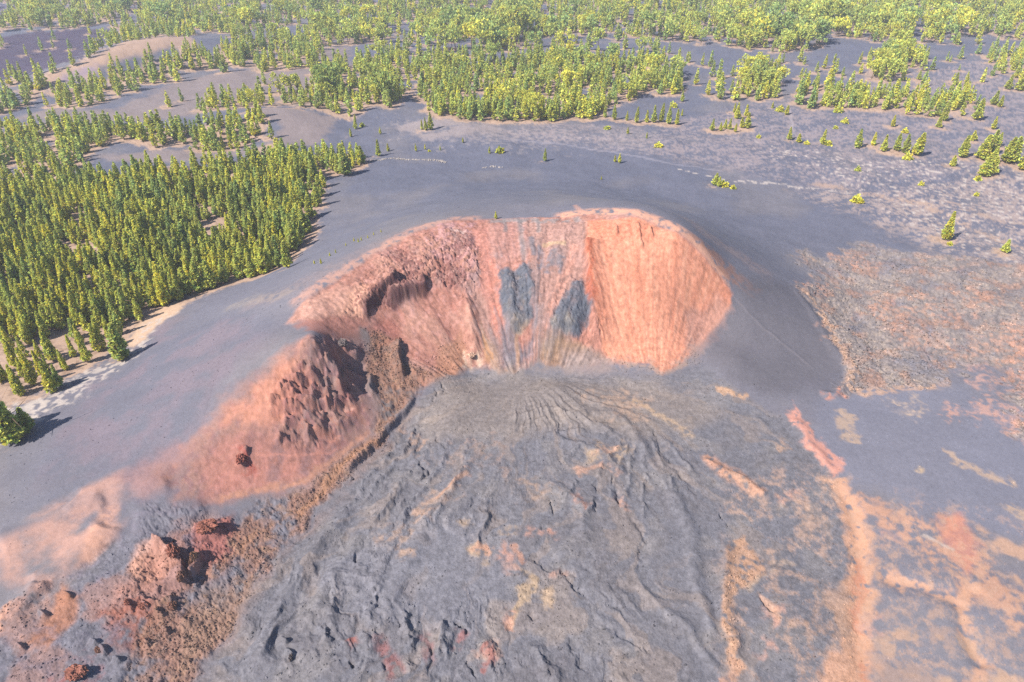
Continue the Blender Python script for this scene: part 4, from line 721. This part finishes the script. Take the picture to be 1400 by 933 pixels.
def leaf_material():
    m, nt, b = new_mat('pine_needles'); L = nt.links.new
    at_ = nt.nodes.new('ShaderNodeAttribute'); at_.attribute_name = 'tone'; oi = nt.nodes.new('ShaderNodeObjectInfo')
    mx = nt.nodes.new('ShaderNodeVectorMath'); mx.operation = 'MULTIPLY'; L(at_.outputs['Color'], mx.inputs[0]); L(oi.outputs['Color'], mx.inputs[1])
    tc = nt.nodes.new('ShaderNodeTexCoord'); nz = nt.nodes.new('ShaderNodeTexNoise'); nz.inputs['Scale'].default_value = 1.5; L(tc.outputs['Object'], nz.inputs['Vector'])
    mr = nt.nodes.new('ShaderNodeMapRange'); mr.inputs['To Min'].default_value = .7; mr.inputs['To Max'].default_value = 1.3; L(nz.outputs['Fac'], mr.inputs['Value'])
    sc = nt.nodes.new('ShaderNodeVectorMath'); sc.operation = 'SCALE'; L(mx.outputs['Vector'], sc.inputs[0]); L(mr.outputs['Result'], sc.inputs['Scale'])
    L(sc.outputs['Vector'], b.inputs['Base Color']); b.inputs['Roughness'].default_value = .7
    tl = nt.nodes.new('ShaderNodeBsdfTranslucent'); L(sc.outputs['Vector'], tl.inputs['Color'])
    ms = nt.nodes.new('ShaderNodeMixShader'); ms.inputs['Fac'].default_value = .35; out = nt.nodes['Material Output']
    L(b.outputs['BSDF'], ms.inputs[1]); L(tl.outputs['BSDF'], ms.inputs[2]); L(ms.outputs['Shader'], out.inputs['Surface'])
    return m
M_LEAF = leaf_material()
M_BARK, _nt, _b = new_mat('pine_bark'); _nz = _nt.nodes.new('ShaderNodeTexNoise'); _nz.inputs['Scale'].default_value = 3
_cr = _nt.nodes.new('ShaderNodeValToRGB'); _cr.color_ramp.elements[0].color = (.05, .035, .025, 1); _cr.color_ramp.elements[1].color = (.14, .09, .06, 1)
_nt.links.new(_nz.outputs['Fac'], _cr.inputs['Fac']); _nt.links.new(_cr.outputs['Color'], _b.inputs['Base Color'])

# ------------------------------------------------------------------ mesh from arrays
def mesh_np(name, V, Fc, mat, tone=None, smooth=False):
    V = np.asarray(V, f32); Fc = np.asarray(Fc, np.int32); k = Fc.shape[1]; me = bpy.data.meshes.new(name)
    me.vertices.add(len(V)); me.vertices.foreach_set('co', V.ravel())
    me.loops.add(Fc.size); me.loops.foreach_set('vertex_index', Fc.ravel())
    me.polygons.add(len(Fc)); me.polygons.foreach_set('loop_start', np.arange(0, Fc.size, k, dtype=np.int32))
    try: me.polygons.foreach_set('loop_total', np.full(len(Fc), k, np.int32))
    except Exception: pass
    me.polygons.foreach_set('use_smooth', np.full(len(Fc), smooth))
    if tone is not None:
        at_ = me.color_attributes.new('tone', 'FLOAT_COLOR', 'POINT'); at_.data.foreach_set('color', np.c_[tone, np.ones(len(V))].astype(f32).ravel())
    for m_ in (mat if isinstance(mat, (list, tuple)) else [mat]): me.materials.append(m_)
    me.update(calc_edges=True); me.validate(); return me
def link(name, data, parent=None, loc=None):
    o = bpy.data.objects.new(name, data); COL.objects.link(o)
    if parent: o.parent = parent
    if loc is not None: o.location = loc
    return o
def describe(o, label, cat, group=None):
    o['label'] = label; o['category'] = cat
    if group: o['group'] = group

# ------------------------------------------------------------------ the ground: one sheet, named by what it is
reg = np.zeros(N, np.int8)
for mk, v in ((APRON, 2), (RUBBLE, 2), (AA, 2), (LOWL, 2)):
    reg[mk[0][mk[1] > .5]] = v
i, k = area([(0, 615), (60, 572), (110, 517), (170, 492), (235, 427), (330, 387), (395, 357), (440, 300), (520, 268), (600, 262), (700, 262), (800, 262), (900, 276), (1000, 315), (1060, 358), (1095, 392), (1130, 440), (1158, 492), (1156, 512), (1100, 530), (1010, 540), (940, 500), (905, 515), (840, 505), (760, 510), (704, 515), (640, 505),
              (600, 522), (580, 548), (530, 602), (480, 655), (420, 668), (345, 684), (290, 700), (215, 735), (150, 740), (100, 790), (0, 840), (-60, 840), (-60, 640)], 2, 2, 1)
reg[i[k > .5]] = 1
ii, jj = np.meshgrid(np.arange(NR - 1), np.arange(NA - 1), indexing='ij'); a0 = (ii * NA + jj).ravel()
Q = np.stack([a0, a0 + 1, a0 + NA + 1, a0 + NA], 1)[:, ::-1]
# orientation: rows go outwards, azimuth to the right -> keep normals up
fr = reg[a0]
VERT = np.stack([VX, VY, VZ], 1)
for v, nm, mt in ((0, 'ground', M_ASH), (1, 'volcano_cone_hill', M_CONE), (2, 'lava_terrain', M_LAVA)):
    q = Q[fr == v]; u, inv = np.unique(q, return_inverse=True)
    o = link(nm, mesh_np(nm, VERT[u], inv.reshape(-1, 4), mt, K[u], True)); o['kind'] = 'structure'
print('sheet', round(time.time() - T0, 1))

# ------------------------------------------------------------------ trees
def tuft_quads(cen, out, size, r, per, up=.35):
    """needle tufts: `per` narrow folded leaves round each centre, leaning out and up"""
    n = len(cen); c = np.repeat(cen, per, 0); o = np.repeat(out, per, 0)
    d = o * .8 + r.normal(0, .75, (n * per, 3)); d[:, 2] += up; d /= np.linalg.norm(d, axis=1)[:, None] + 1e-9
    s = np.cross(d, r.normal(0, 1, (n * per, 3))); s /= np.linalg.norm(s, axis=1)[:, None] + 1e-9
    L = (np.repeat(size, per) * r.uniform(.7, 1.3, n * per))[:, None]; w = L * r.uniform(.26, .42, n * per)[:, None]
    v = np.stack([c - d * L * .35 - s * w * .6, c - d * L * .35 + s * w * .6, c + d * L * .65 + s * w, c + d * L * .75 - s * w * .5], 1)
    return v.reshape(-1, 3)
def slim_crown(seed, nt, per, big=1.0, R=.125):
    r = np.random.default_rng(seed)
    t = np.sort(r.random(nt) ** .85); ph = r.random(nt) * 2 * np.pi
    lob = 1 + .28 * np.sin(ph * 2 + r.random() * 6 + t * 7) + .2 * np.sin(ph * 3 - t * 17 + r.random() * 6)
    rad = R * np.minimum(1, (t + .06) * 5) * (1 - t) ** .92 * lob * (.45 + .55 * r.random(nt) ** .5) + .006
    cen = np.c_[rad * np.cos(ph), rad * np.sin(ph), .07 + t * .9]
    out = np.c_[np.cos(ph), np.sin(ph), np.full(nt, .1)]
    size = (.036 + .038 * (1 - t)) * big
    return cen, out, size
def broad_crown(seed, nt, per, big=1.0):
    r = np.random.default_rng(seed); nl = 9
    lc = np.c_[r.uniform(-.30, .30, nl), r.uniform(-.30, .30, nl), r.uniform(.42, .84, nl)]; lc[:, :2] *= (1.25 - np.abs(lc[:, 2:] - .6) * 1.6); lr = r.uniform(.12, .20, nl)
    k = r.integers(0, nl, nt); d = r.normal(0, 1, (nt, 3)); d[:, 2] += .25; d /= np.linalg.norm(d, axis=1)[:, None]
    cen = lc[k] + d * (lr[k] * (.55 + .45 * r.random(nt) ** .5))[:, None]
    return cen, d, np.full(nt, .066) * big
def shrub_crown(seed, nt, per, big=1.0):
    r = np.random.default_rng(seed); d = r.normal(0, 1, (nt, 3)); d[:, 2] = np.abs(d[:, 2]); d /= np.linalg.norm(d, axis=1)[:, None]
    cen = d * np.array([.55, .55, .8]) * (r.uniform(.4, 1, nt) * (1 + .25 * np.sin(3 * np.arctan2(d[:, 1], d[:, 0]) + seed)))[:, None]
    return cen, d, np.full(nt, .3) * big
def crown_arrays(kind, seed, nt, per, big=1.0):
    cen, out, size = {'slim': slim_crown, 'broad': broad_crown, 'shrub': shrub_crown}[kind](seed, nt, per, big)
    r = np.random.default_rng(seed + 999); V = tuft_quads(cen, out, size, r, per)
    tn = np.repeat(r.uniform(.72, 1.28, nt), per * 4); hue = np.repeat(r.normal(0, .10, nt), per * 4)
    tone = np.array([.415, .430, .096])[None, :] * tn[:, None] * np.c_[1 + hue, np.ones_like(hue), 1 - hue]
    return V, tone
def trunk_arrays(h0, r0, seed, sides=6, lean=.02):
    r = np.random.default_rng(seed); zs = np.array([-.06, .0, h0 * .5, h0]); rs = np.array([r0 * 1.5, r0 * 1.15, r0 * .8, r0 * .25]); cx = np.cumsum(r.normal(0, lean, 4)) * zs / h0; cy = np.cumsum(r.normal(0, lean, 4)) * zs / h0
    a = np.arange(sides) * 2 * np.pi / sides
    V = np.concatenate([np.c_[cx[i] + rs[i] * np.cos(a), cy[i] + rs[i] * np.sin(a), np.full(sides, zs[i])] for i in range(4)])
    Fq = [[i * sides + j, i * sides + (j + 1) % sides, (i + 1) * sides + (j + 1) % sides, (i + 1) * sides + j] for i in range(3) for j in range(sides)]
    return V, np.array(Fq)
def limbs_trunk(seed, broad=False):
    V, Fq = trunk_arrays(.82 if broad else .9, .028 if broad else .016, seed); Vs, Fs = [V], [Fq]; n = len(V); r = np.random.default_rng(seed)
    for q in range(7 if broad else 5):
        z = r.uniform(.3, .65); a = r.random() * 6.28; ln = (.26 if broad else .1); b, fb = trunk_arrays(ln, .010 if broad else .006, seed + q, 4, .1)
        c, s = math.cos(1.0), math.sin(1.0); b = np.c_[b[:, 0] * c + b[:, 2] * s, b[:, 1], -b[:, 0] * s + b[:, 2] * c]
        b = np.c_[b[:, 0] * math.cos(a) - b[:, 1] * math.sin(a), b[:, 0] * math.sin(a) + b[:, 1] * math.cos(a), b[:, 2] + z]
        Vs.append(b); Fs.append(fb + n); n += len(b)
    return np.concatenate(Vs), np.concatenate(Fs)
quads = lambda n: np.arange(n * 4).reshape(-1, 4)
PROTO = {}
for kind, nv, nt in (('slim', 14, 360), ('broad', 6, 560), ('shrub', 4, 90)):
    L_ = []
    for s in range(nv):
        V, tone = crown_arrays(kind, 40 + s + 100 * len(PROTO), nt, 4)
        cm = mesh_np('crown', V, quads(len(V) // 4), M_LEAF, tone)
        tv, tf = limbs_trunk(s + 5, kind == 'broad') if kind != 'shrub' else trunk_arrays(.5, .05, s)
        L_.append((cm, mesh_np('trunk', tv, tf, M_BARK)))
    PROTO[kind] = L_
def leaf_tint(yel, r):
    # 0 = dark bluish green, 1 = golden
    a = np.array([.66, .80, 1.10]); b = np.array([1.34, 1.22, .76]); return (a * (1 - yel) + b * yel) * r.uniform(.88, 1.12)
_first = {}
def plant(name, x, y, h, wf, kind, yel, label, cat, group, r):
    cm, tm = PROTO[kind][int(r.integers(len(PROTO[kind])))]
    root = link(name, None, loc=(x, y, ZT(x, y) - .02 * h)); root.empty_display_size = .3; root.rotation_euler = (r.normal(0, .035), r.normal(0, .035), r.uniform(0, 6.28))
    w = h * wf * r.uniform(.9, 1.1); root.scale = (w, w, h)
    c = link('crown', cm, root); t = leaf_tint(yel, r); c.color = (*t, 1)
    link('trunk', tm, root); describe(root, label, cat, group); return root
R_ = np.random.default_rng(5)
n_pine = 0
for (px, py, hp, kind, wf, yel, label, group) in HAND:
    x, y = on(px, py); z = ZT(x, y); depth = y * CP + (HC - z) * SP; dep = math.atan2(HC - z, y)
    h = hp * depth / F / max(.6, math.cos(dep)) * 1.08
    if kind == 'pine_tree': plant('pine_tree', x, y, h, wf * (1.35 if px > 950 else 1.12), 'slim', yel, label, 'pine tree', group, R_); n_pine += 1
    elif kind == 'pine_sapling': plant('pine_sapling', x, y, h, wf * 1.25, 'slim', yel, label, 'sapling', group, R_)
    else: plant('shrub', x, y, h * 1.0, wf, 'shrub', yel, label, 'shrub', group, R_)
ZL = {'A': ('slender green pine inside the dense plantation left of the crater', 'pines of the dense plantation at left'), 'S': ('thin pine on the pale sandy lower left edge of the plantation', 'pines on the sandy lower left edge of the plantation'),
      'B': ('pine in the narrow wood between two bare brown hill strips at left', 'pines between the bare hill strips'), 'M': ('pine in the open middle wood behind the ash plain', 'pines of the middle wood'), 'R': ('pine in the clumps on the stony slope at upper right', 'pines on the stony upper right slope'),
      'C': ('pine on the slope below the tan sand hill at upper left', 'pines below the sand hill'), 'D': ('pine in the far forest along the top of the photo', 'pines of the far forest')}
fx_ = np.array([t[0] for t in FOREST]); fy_ = np.array([t[1] for t in FOREST]); fh = np.array([t[2] for t in FOREST]); fz = ZT(fx_, fy_)
dep_ = fy_ * CP + (HC - fz) * SP; fu = 700 + F * fx_ / dep_; size_px = fh * F / dep_
yel_ = np.clip(.50 + .28 * samp(T_FBM, fx_, fy_, 30, 0, 50) + R_.normal(0, .22, len(fx_)) + .12 * sm(400, 200, fy_) - .14 * sm(450, 900, fy_), 0, 1)
score = np.where((fu > -25) & (fu < 1425), size_px, -1); order = np.argsort(-score)
pick = set(order[:298 - n_pine].tolist())
for q in pick:
    x, y, h, k_, zone = FOREST[q]
    plant('pine_tree', x, y, h, R_.uniform(.95, 1.3) if k_ == 'slim' else .95, k_, yel_[q], ZL[zone][0], 'pine tree', ZL[zone][1], R_)
# every other tree of the woods: one object
LOD = {}
for lod, nt, per, big in ((0, 170, 3, 1.25), (1, 95, 3, 1.5), (2, 62, 3, 1.75)):
    for k_ in ('slim', 'broad'):
        LOD[k_, lod] = [crown_arrays(k_, 700 + s, int(nt * (2.8 if k_ == 'broad' else 1)), per, big * (.72 if k_ == 'broad' else 1)) for s in range(8)]
tv0, tf0 = trunk_arrays(.6, .018, 3, 4)
CV, CT_, TV, TF, tn_ = [], [], [], [], 0
for q in range(len(FOREST)):
    if q in pick: continue
    x, y, h, k_, zone = FOREST[q]; dd = dep_[q]; lod = 0 if dd < 420 else 1 if dd < 700 else 2
    V, tone = LOD[k_, lod][int(R_.integers(8))]; a = R_.uniform(0, 6.28); ca, sa = math.cos(a), math.sin(a); w = h * (R_.uniform(.95, 1.35) if k_ == 'slim' else R_.uniform(.8, 1.05))
    lx, ly = R_.normal(0, .035, 2); zz = V[:, 2] * h
    CV.append(np.c_[(V[:, 0] * ca - V[:, 1] * sa) * w + zz * lx + x, (V[:, 0] * sa + V[:, 1] * ca) * w + zz * ly + y, zz + fz[q] - .02 * h].astype(f32))
    CT_.append((tone * leaf_tint(yel_[q], R_)).astype(f32))
    TV.append(np.c_[tv0[:, 0] * h + x, tv0[:, 1] * h + y, tv0[:, 2] * h + fz[q] - .02 * h].astype(f32)); TF.append(tf0 + tn_); tn_ += len(tv0)
CV = np.concatenate(CV); root = link('pine_forest', mesh_np('pine_forest', CV, quads(len(CV) // 4), M_LEAF, np.concatenate(CT_))); root['kind'] = 'stuff'
root['label'] = 'the rest of the pine woods, far and dense'
o = link('trunk', mesh_np('forest_trunks', np.concatenate(TV), np.concatenate(TF), M_BARK), root); o['kind'] = 'stuff'
print('forest', len(FOREST), 'picked', len(pick), 'hand', len(HAND), 'smallest picked px', round(float(size_px[order[297 - n_pine]]), 1), round(time.time() - T0, 1))

# ------------------------------------------------------------------ loose rock
def rock_proto(seed):
    import bmesh
    r = np.random.default_rng(seed); bm = bmesh.new(); bmesh.ops.create_icosphere(bm, subdivisions=1, radius=1)
    V = np.array([v.co[:] for v in bm.verts]); Fc = np.array([[v.index for v in f.verts] for f in bm.faces]); bm.free()
    return V * r.uniform(.55, 1.3, (len(V), 1)) * r.uniform(.7, 1.2, 3), Fc
RP = [rock_proto(s) for s in range(10)]
def scatter(masks, n, smin, smax, dark, name, label, seed, bright=1.0):
    r = np.random.default_rng(seed); I = []; W = []
    for (i, k), wgt in masks:
        I.append(i); W.append(k * wgt * (rows[i // NA] / 120.0) ** .7)
    I = np.concatenate(I); W = np.concatenate(W); W = np.maximum(W * np.clip(.35 + .9 * n2[I] + .8 * n3[I], .02, 2), 1e-9)
    c = I[np.searchsorted(np.cumsum(W) / W.sum(), r.random(n))]; c = np.clip(c, 0, N - 1)
    Vs, Fs, Ts, m = [], [], [], 0
    s = smin * (smax / smin) ** (r.random(n) ** 2.2)
    for q in range(n):
        V, Fc = RP[q % 10]; i_ = c[q]; a = r.random() * 6.28; ca, sa = math.cos(a), math.sin(a); ss = s[q]
        Vs.append(np.c_[(V[:, 0] * ca - V[:, 1] * sa) * ss + VX[i_], (V[:, 0] * sa + V[:, 1] * ca) * ss + VY[i_], V[:, 2] * ss * .8 + VZ[i_] + ss * .15].astype(f32))
        Fs.append(Fc + m); m += len(V); Ts.append(np.repeat((K[i_] * r.uniform(dark, 1.25) * bright)[None, :], len(V), 0))
    o = link(name, mesh_np(name, np.concatenate(Vs), np.concatenate(Fs), M_ROCK, np.concatenate(Ts))); o['kind'] = 'stuff'; o['label'] = label
hollow = area([(487, 452), (548, 462), (572, 530), (560, 562), (522, 602), (506, 588), (498, 520)], 6, 5, 3)
foot = area([(600, 470), (625, 455), (640, 500), (610, 525), (575, 540), (560, 500)], 6, 5, 3); foot2 = area([(820, 490), (907, 500), (950, 480), (960, 495), (905, 522), (830, 505)], 5, 4, 2)
levee = area([(993, 742), (1046, 770), (1050, 790), (1010, 806), (1003, 870), (1020, 912), (995, 910), (990, 850)], 6, 5, 3)
scatter([(RUBBLE, 1.4), (LOWL, .35), (APRON, .12), (hollow, 1.2), (foot, .8), (foot2, .8), (levee, 1)], 26000, .05, .34, .5, 'lava_rubble', 'loose lava rubble in the brown channels and on the grey apron', 21)
scatter([(AA, 1.0)], 18000, .10, .55, .6, 'rough_lava_rubble', 'loose blocks of the rough lava field at right', 22)
ashm = area([(0, 620), (170, 500), (400, 400), (520, 320), (460, 280), (520, 215), (900, 220), (1400, 280), (1400, 360), (1080, 360), (900, 290), (600, 300), (400, 440), (280, 560), (0, 760)], 10, 10, 5)
flat = area([(950, 520), (1160, 540), (1400, 540), (1400, 933), (950, 933)], 10, 10, 5)
scatter([(ashm, 1.0), (flat, .8)], 5000, .05, .26, .5, 'scattered_stones', 'small loose stones strewn over the ash', 23, 1.25)
# the two rows of pale stones on the ash
def stone_row(pts, n, w, name, label, seed):
    r = np.random.default_rng(seed); pl = P(pts); t = r.random(n) * (len(pl) - 1); i = t.astype(int); f_ = (t - i)[:, None]; c = pl[i] * (1 - f_) + pl[i + 1] * f_; c += r.normal(0, w, c.shape)
    Vs, Fs, m = [], [], 0; zz = ZT(c[:, 0], c[:, 1])
    for q in range(n):
        V, Fc = RP[q % 10]; s = r.uniform(.15, .55); Vs.append(V * s + [c[q, 0], c[q, 1], zz[q] + .1 * s]); Fs.append(Fc + m); m += len(V)
    T_ = np.repeat(np.tile(C(216, 204, 196), (n, 1)) * r.uniform(.6, 1.1, (n, 1)), 12, 0)
    o = link(name, mesh_np(name, np.concatenate(Vs), np.concatenate(Fs), M_ROCK, T_)); o['kind'] = 'stuff'; o['label'] = label
stone_row([(505, 221), (530, 218), (560, 218), (600, 220), (609, 221)], 330, .8, 'pale_stones', 'line of pale loose stones across the ash behind the crater', 3)
stone_row([(658, 229), (672, 227), (685, 230)], 40, .6, 'pale_gravel', 'short line of pale stones right of the long one', 4)

# ------------------------------------------------------------------ crags that stand out of the slopes
def crag(px, py, wx, wy, h, rot, seed, tone, label, lobes=1, name='lava_crag'):
    import bmesh
    r = np.random.default_rng(seed); x, y = on(px, py); s = mpp((x, y)); Vs, Fs, m = [], [], 0
    for l in range(lobes):
        bm = bmesh.new(); bmesh.ops.create_icosphere(bm, subdivisions=4, radius=1)
        V = np.array([v.co[:] for v in bm.verts]); Fc = np.array([[v.index for v in f.verts] for f in bm.faces]); bm.free()
        o1 = r.random() * 50; n_a = samp(T_RDG, V[:, 0] * 2 + V[:, 2] * 1.3 + o1, V[:, 1] * 2 - V[:, 2] + o1, 1.1, r.random()); n_b = samp(T_FBM, V[:, 0] * 3 + V[:, 2] * 2, V[:, 1] * 3 + o1 - V[:, 2] * 2, .8, 1); n_c = samp(T_BLK, V[:, 0] * 3 + V[:, 2] * 1.5, V[:, 1] * 3 + o1 + V[:, 2] * 2.3, 2.2, 2) + .5 * samp(T_BLK, V[:, 0] * 3 + V[:, 2] * 1.5, V[:, 1] * 3 + o1 + V[:, 2] * 2.3, .9, 1)
        V = V * (.9 + .13 * n_a + .20 * n_b + .22 * n_c)[:, None]; V[:, 2] = np.maximum(V[:, 2], -.5)
        k = 1.0 if l == 0 else r.uniform(.45, .8); off = np.zeros(3) if l == 0 else np.r_[r.normal(0, .55, 2), -.1]
        V = V * k + off; Vs.append(V); Fs.append(Fc + m); m += len(V)
    V = np.concatenate(Vs); V[:, 0] *= wx * s; V[:, 1] *= wy * s; V[:, 2] *= h * .8; c, sn = math.cos(rot), math.sin(rot); V = np.c_[V[:, 0] * c - V[:, 1] * sn, V[:, 0] * sn + V[:, 1] * c, V[:, 2]]
    nz = samp(T_FBM, V[:, 0] + V[:, 2], V[:, 1] - V[:, 2] + seed, 1.2, .3)
    o = link(name, mesh_np(name, V, np.concatenate(Fs), M_ROCK, np.asarray(tone)[None, :] * np.clip(1 + .5 * nz, .5, 1.6)[:, None], False), loc=(x, y, float(ZT(np.array([x]), np.array([y]))[0]) + .12 * h)); describe(o, label, 'rock'); return o
CR = C(172, 112, 96); CB = C(150, 110, 96); CG = C(128, 116, 116)
crag(287, 730, 12.8, 10.5, 1.92, .3, 1, CR, 'big red brown crag with a pointed shadow, upper of the torn spurs lower left', 4)
crag(240, 764, 6.75, 10.5, 2.4, .5, 2, CR, 'jagged dark red crag beside the tall orange peak, lower left', 3)
crag(268, 768, 4.5, 6.75, 2.4, -.3, 3, C(186, 140, 112), 'tan rock tooth casting a long black shadow right of the jagged crag', 2)
crag(251, 797, 5.25, 6.75, 1.92, .2, 4, CB, 'brown crag at the foot of the jagged red crag', 2)
crag(236, 830, 6, 5.25, 1.52, .4, 5, CB, 'dark broken crag in the row below the torn spurs, right end', 3)
crag(198, 832, 6.75, 4.5, 1.28, .2, 6, CR, 'red brown crag in the row below the torn spurs, middle', 3)
crag(177, 829, 3.75, 4.5, 1.2, .1, 7, CR, 'narrow red crag in the row below the torn spurs, left end', 2)
crag(106, 923, 13.5, 8.25, 1.6, .1, 8, C(172, 114, 98), 'rounded dark red crag at the bottom edge, lower left', 3)
crag(135, 890, 5.25, 3.75, 1.2, -.5, 9, CB, 'small split crag with a black shadow above the rounded red one', 2)
crag(398, 900, 3, 6, 1.28, .1, 10, CG, 'dark upright block alone on the grey apron at lower left', 2)
crag(329, 632, 5.25, 9, 1.36, .2, 11, C(170, 104, 90), 'small dark red outcrop on the lower slope of the red hill', 3)
crag(469, 476, 6.75, 4.5, 1.6, -.3, 15, CG, 'dark crag at the top of the red hill, beside the hollow', 3)
crag(544, 466, 4.5, 4.5, 1.6, .1, 16, C(160, 112, 96), 'rock knob at the upper end of the black cliff between hill and crater', 2)
crag(645, 491, 5.25, 6, 1.04, .1, 19, C(232, 190, 166), 'pale pink rock knob at the foot of the crater wall', 2)

# ------------------------------------------------------------------ air, sky, sun, camera
import bmesh
bm = bmesh.new(); bmesh.ops.create_cube(bm, size=1.0); me = bpy.data.meshes.new('haze'); bm.to_mesh(me); bm.free()
hz = link('haze', me, loc=(0, 650, 78)); hz.scale = (2600, 1700, 164); hz['kind'] = 'stuff'
mh = bpy.data.materials.new('haze'); mh.use_nodes = True; nt = mh.node_tree; nt.nodes.remove(nt.nodes['Principled BSDF'])
pv = nt.nodes.new('ShaderNodeVolumePrincipled'); pv.inputs['Color'].default_value = (.80, .84, 1.0, 1); pv.inputs['Density'].default_value = .00012; pv.inputs['Anisotropy'].default_value = .2
nt.links.new(pv.outputs['Volume'], nt.nodes['Material Output'].inputs['Volume']); me.materials.append(mh)
try: mh.cycles.homogeneous_volume = True
except Exception: pass
w = bpy.data.worlds.new('World'); scene.world = w; w.use_nodes = True; nt = w.node_tree; bg = nt.nodes['Background']
sky = nt.nodes.new('ShaderNodeTexSky'); sky.sky_type = 'NISHITA'; sky.sun_disc = False; sky.sun_elevation = SUN_EL
sx, sy = -math.cos(SUN_AZ) * math.cos(SUN_EL), -math.sin(SUN_AZ) * math.cos(SUN_EL); sky.sun_rotation = math.atan2(sx, sy); sky.altitude = 1500
nt.links.new(sky.outputs['Color'], bg.inputs['Color']); bg.inputs['Strength'].default_value = .09
sl = bpy.data.lights.new('sun', 'SUN'); sl.energy = 4.3; sl.angle = math.radians(.5); sl.color = (1, .93, .82); so = link('sun', sl)
from mathutils import Vector
so.rotation_euler = Vector((-sx, -sy, -math.sin(SUN_EL))).to_track_quat('-Z', 'Y').to_euler()
cam = bpy.data.cameras.new('camera'); co = link('camera', cam, loc=(0, 0, HC)); cam.sensor_width = 36; cam.lens = F / 1400 * 36; cam.clip_end = 20000; cam.clip_start = 1
co.rotation_euler = (math.radians(90) - PITCH, 0, 0); scene.camera = co
vs = scene.view_settings; vs.view_transform = 'Standard'; vs.look = 'None'; vs.gamma = 1; vs.use_curve_mapping = False; vs.exposure = 1.52
scene.cycles.use_denoising = False; scene.cycles.max_bounces = 5; scene.cycles.volume_bounces = 1
try: scene.cycles.denoiser = 'OPENIMAGEDENOISE'
except Exception: pass
print('done', round(time.time() - T0, 1))
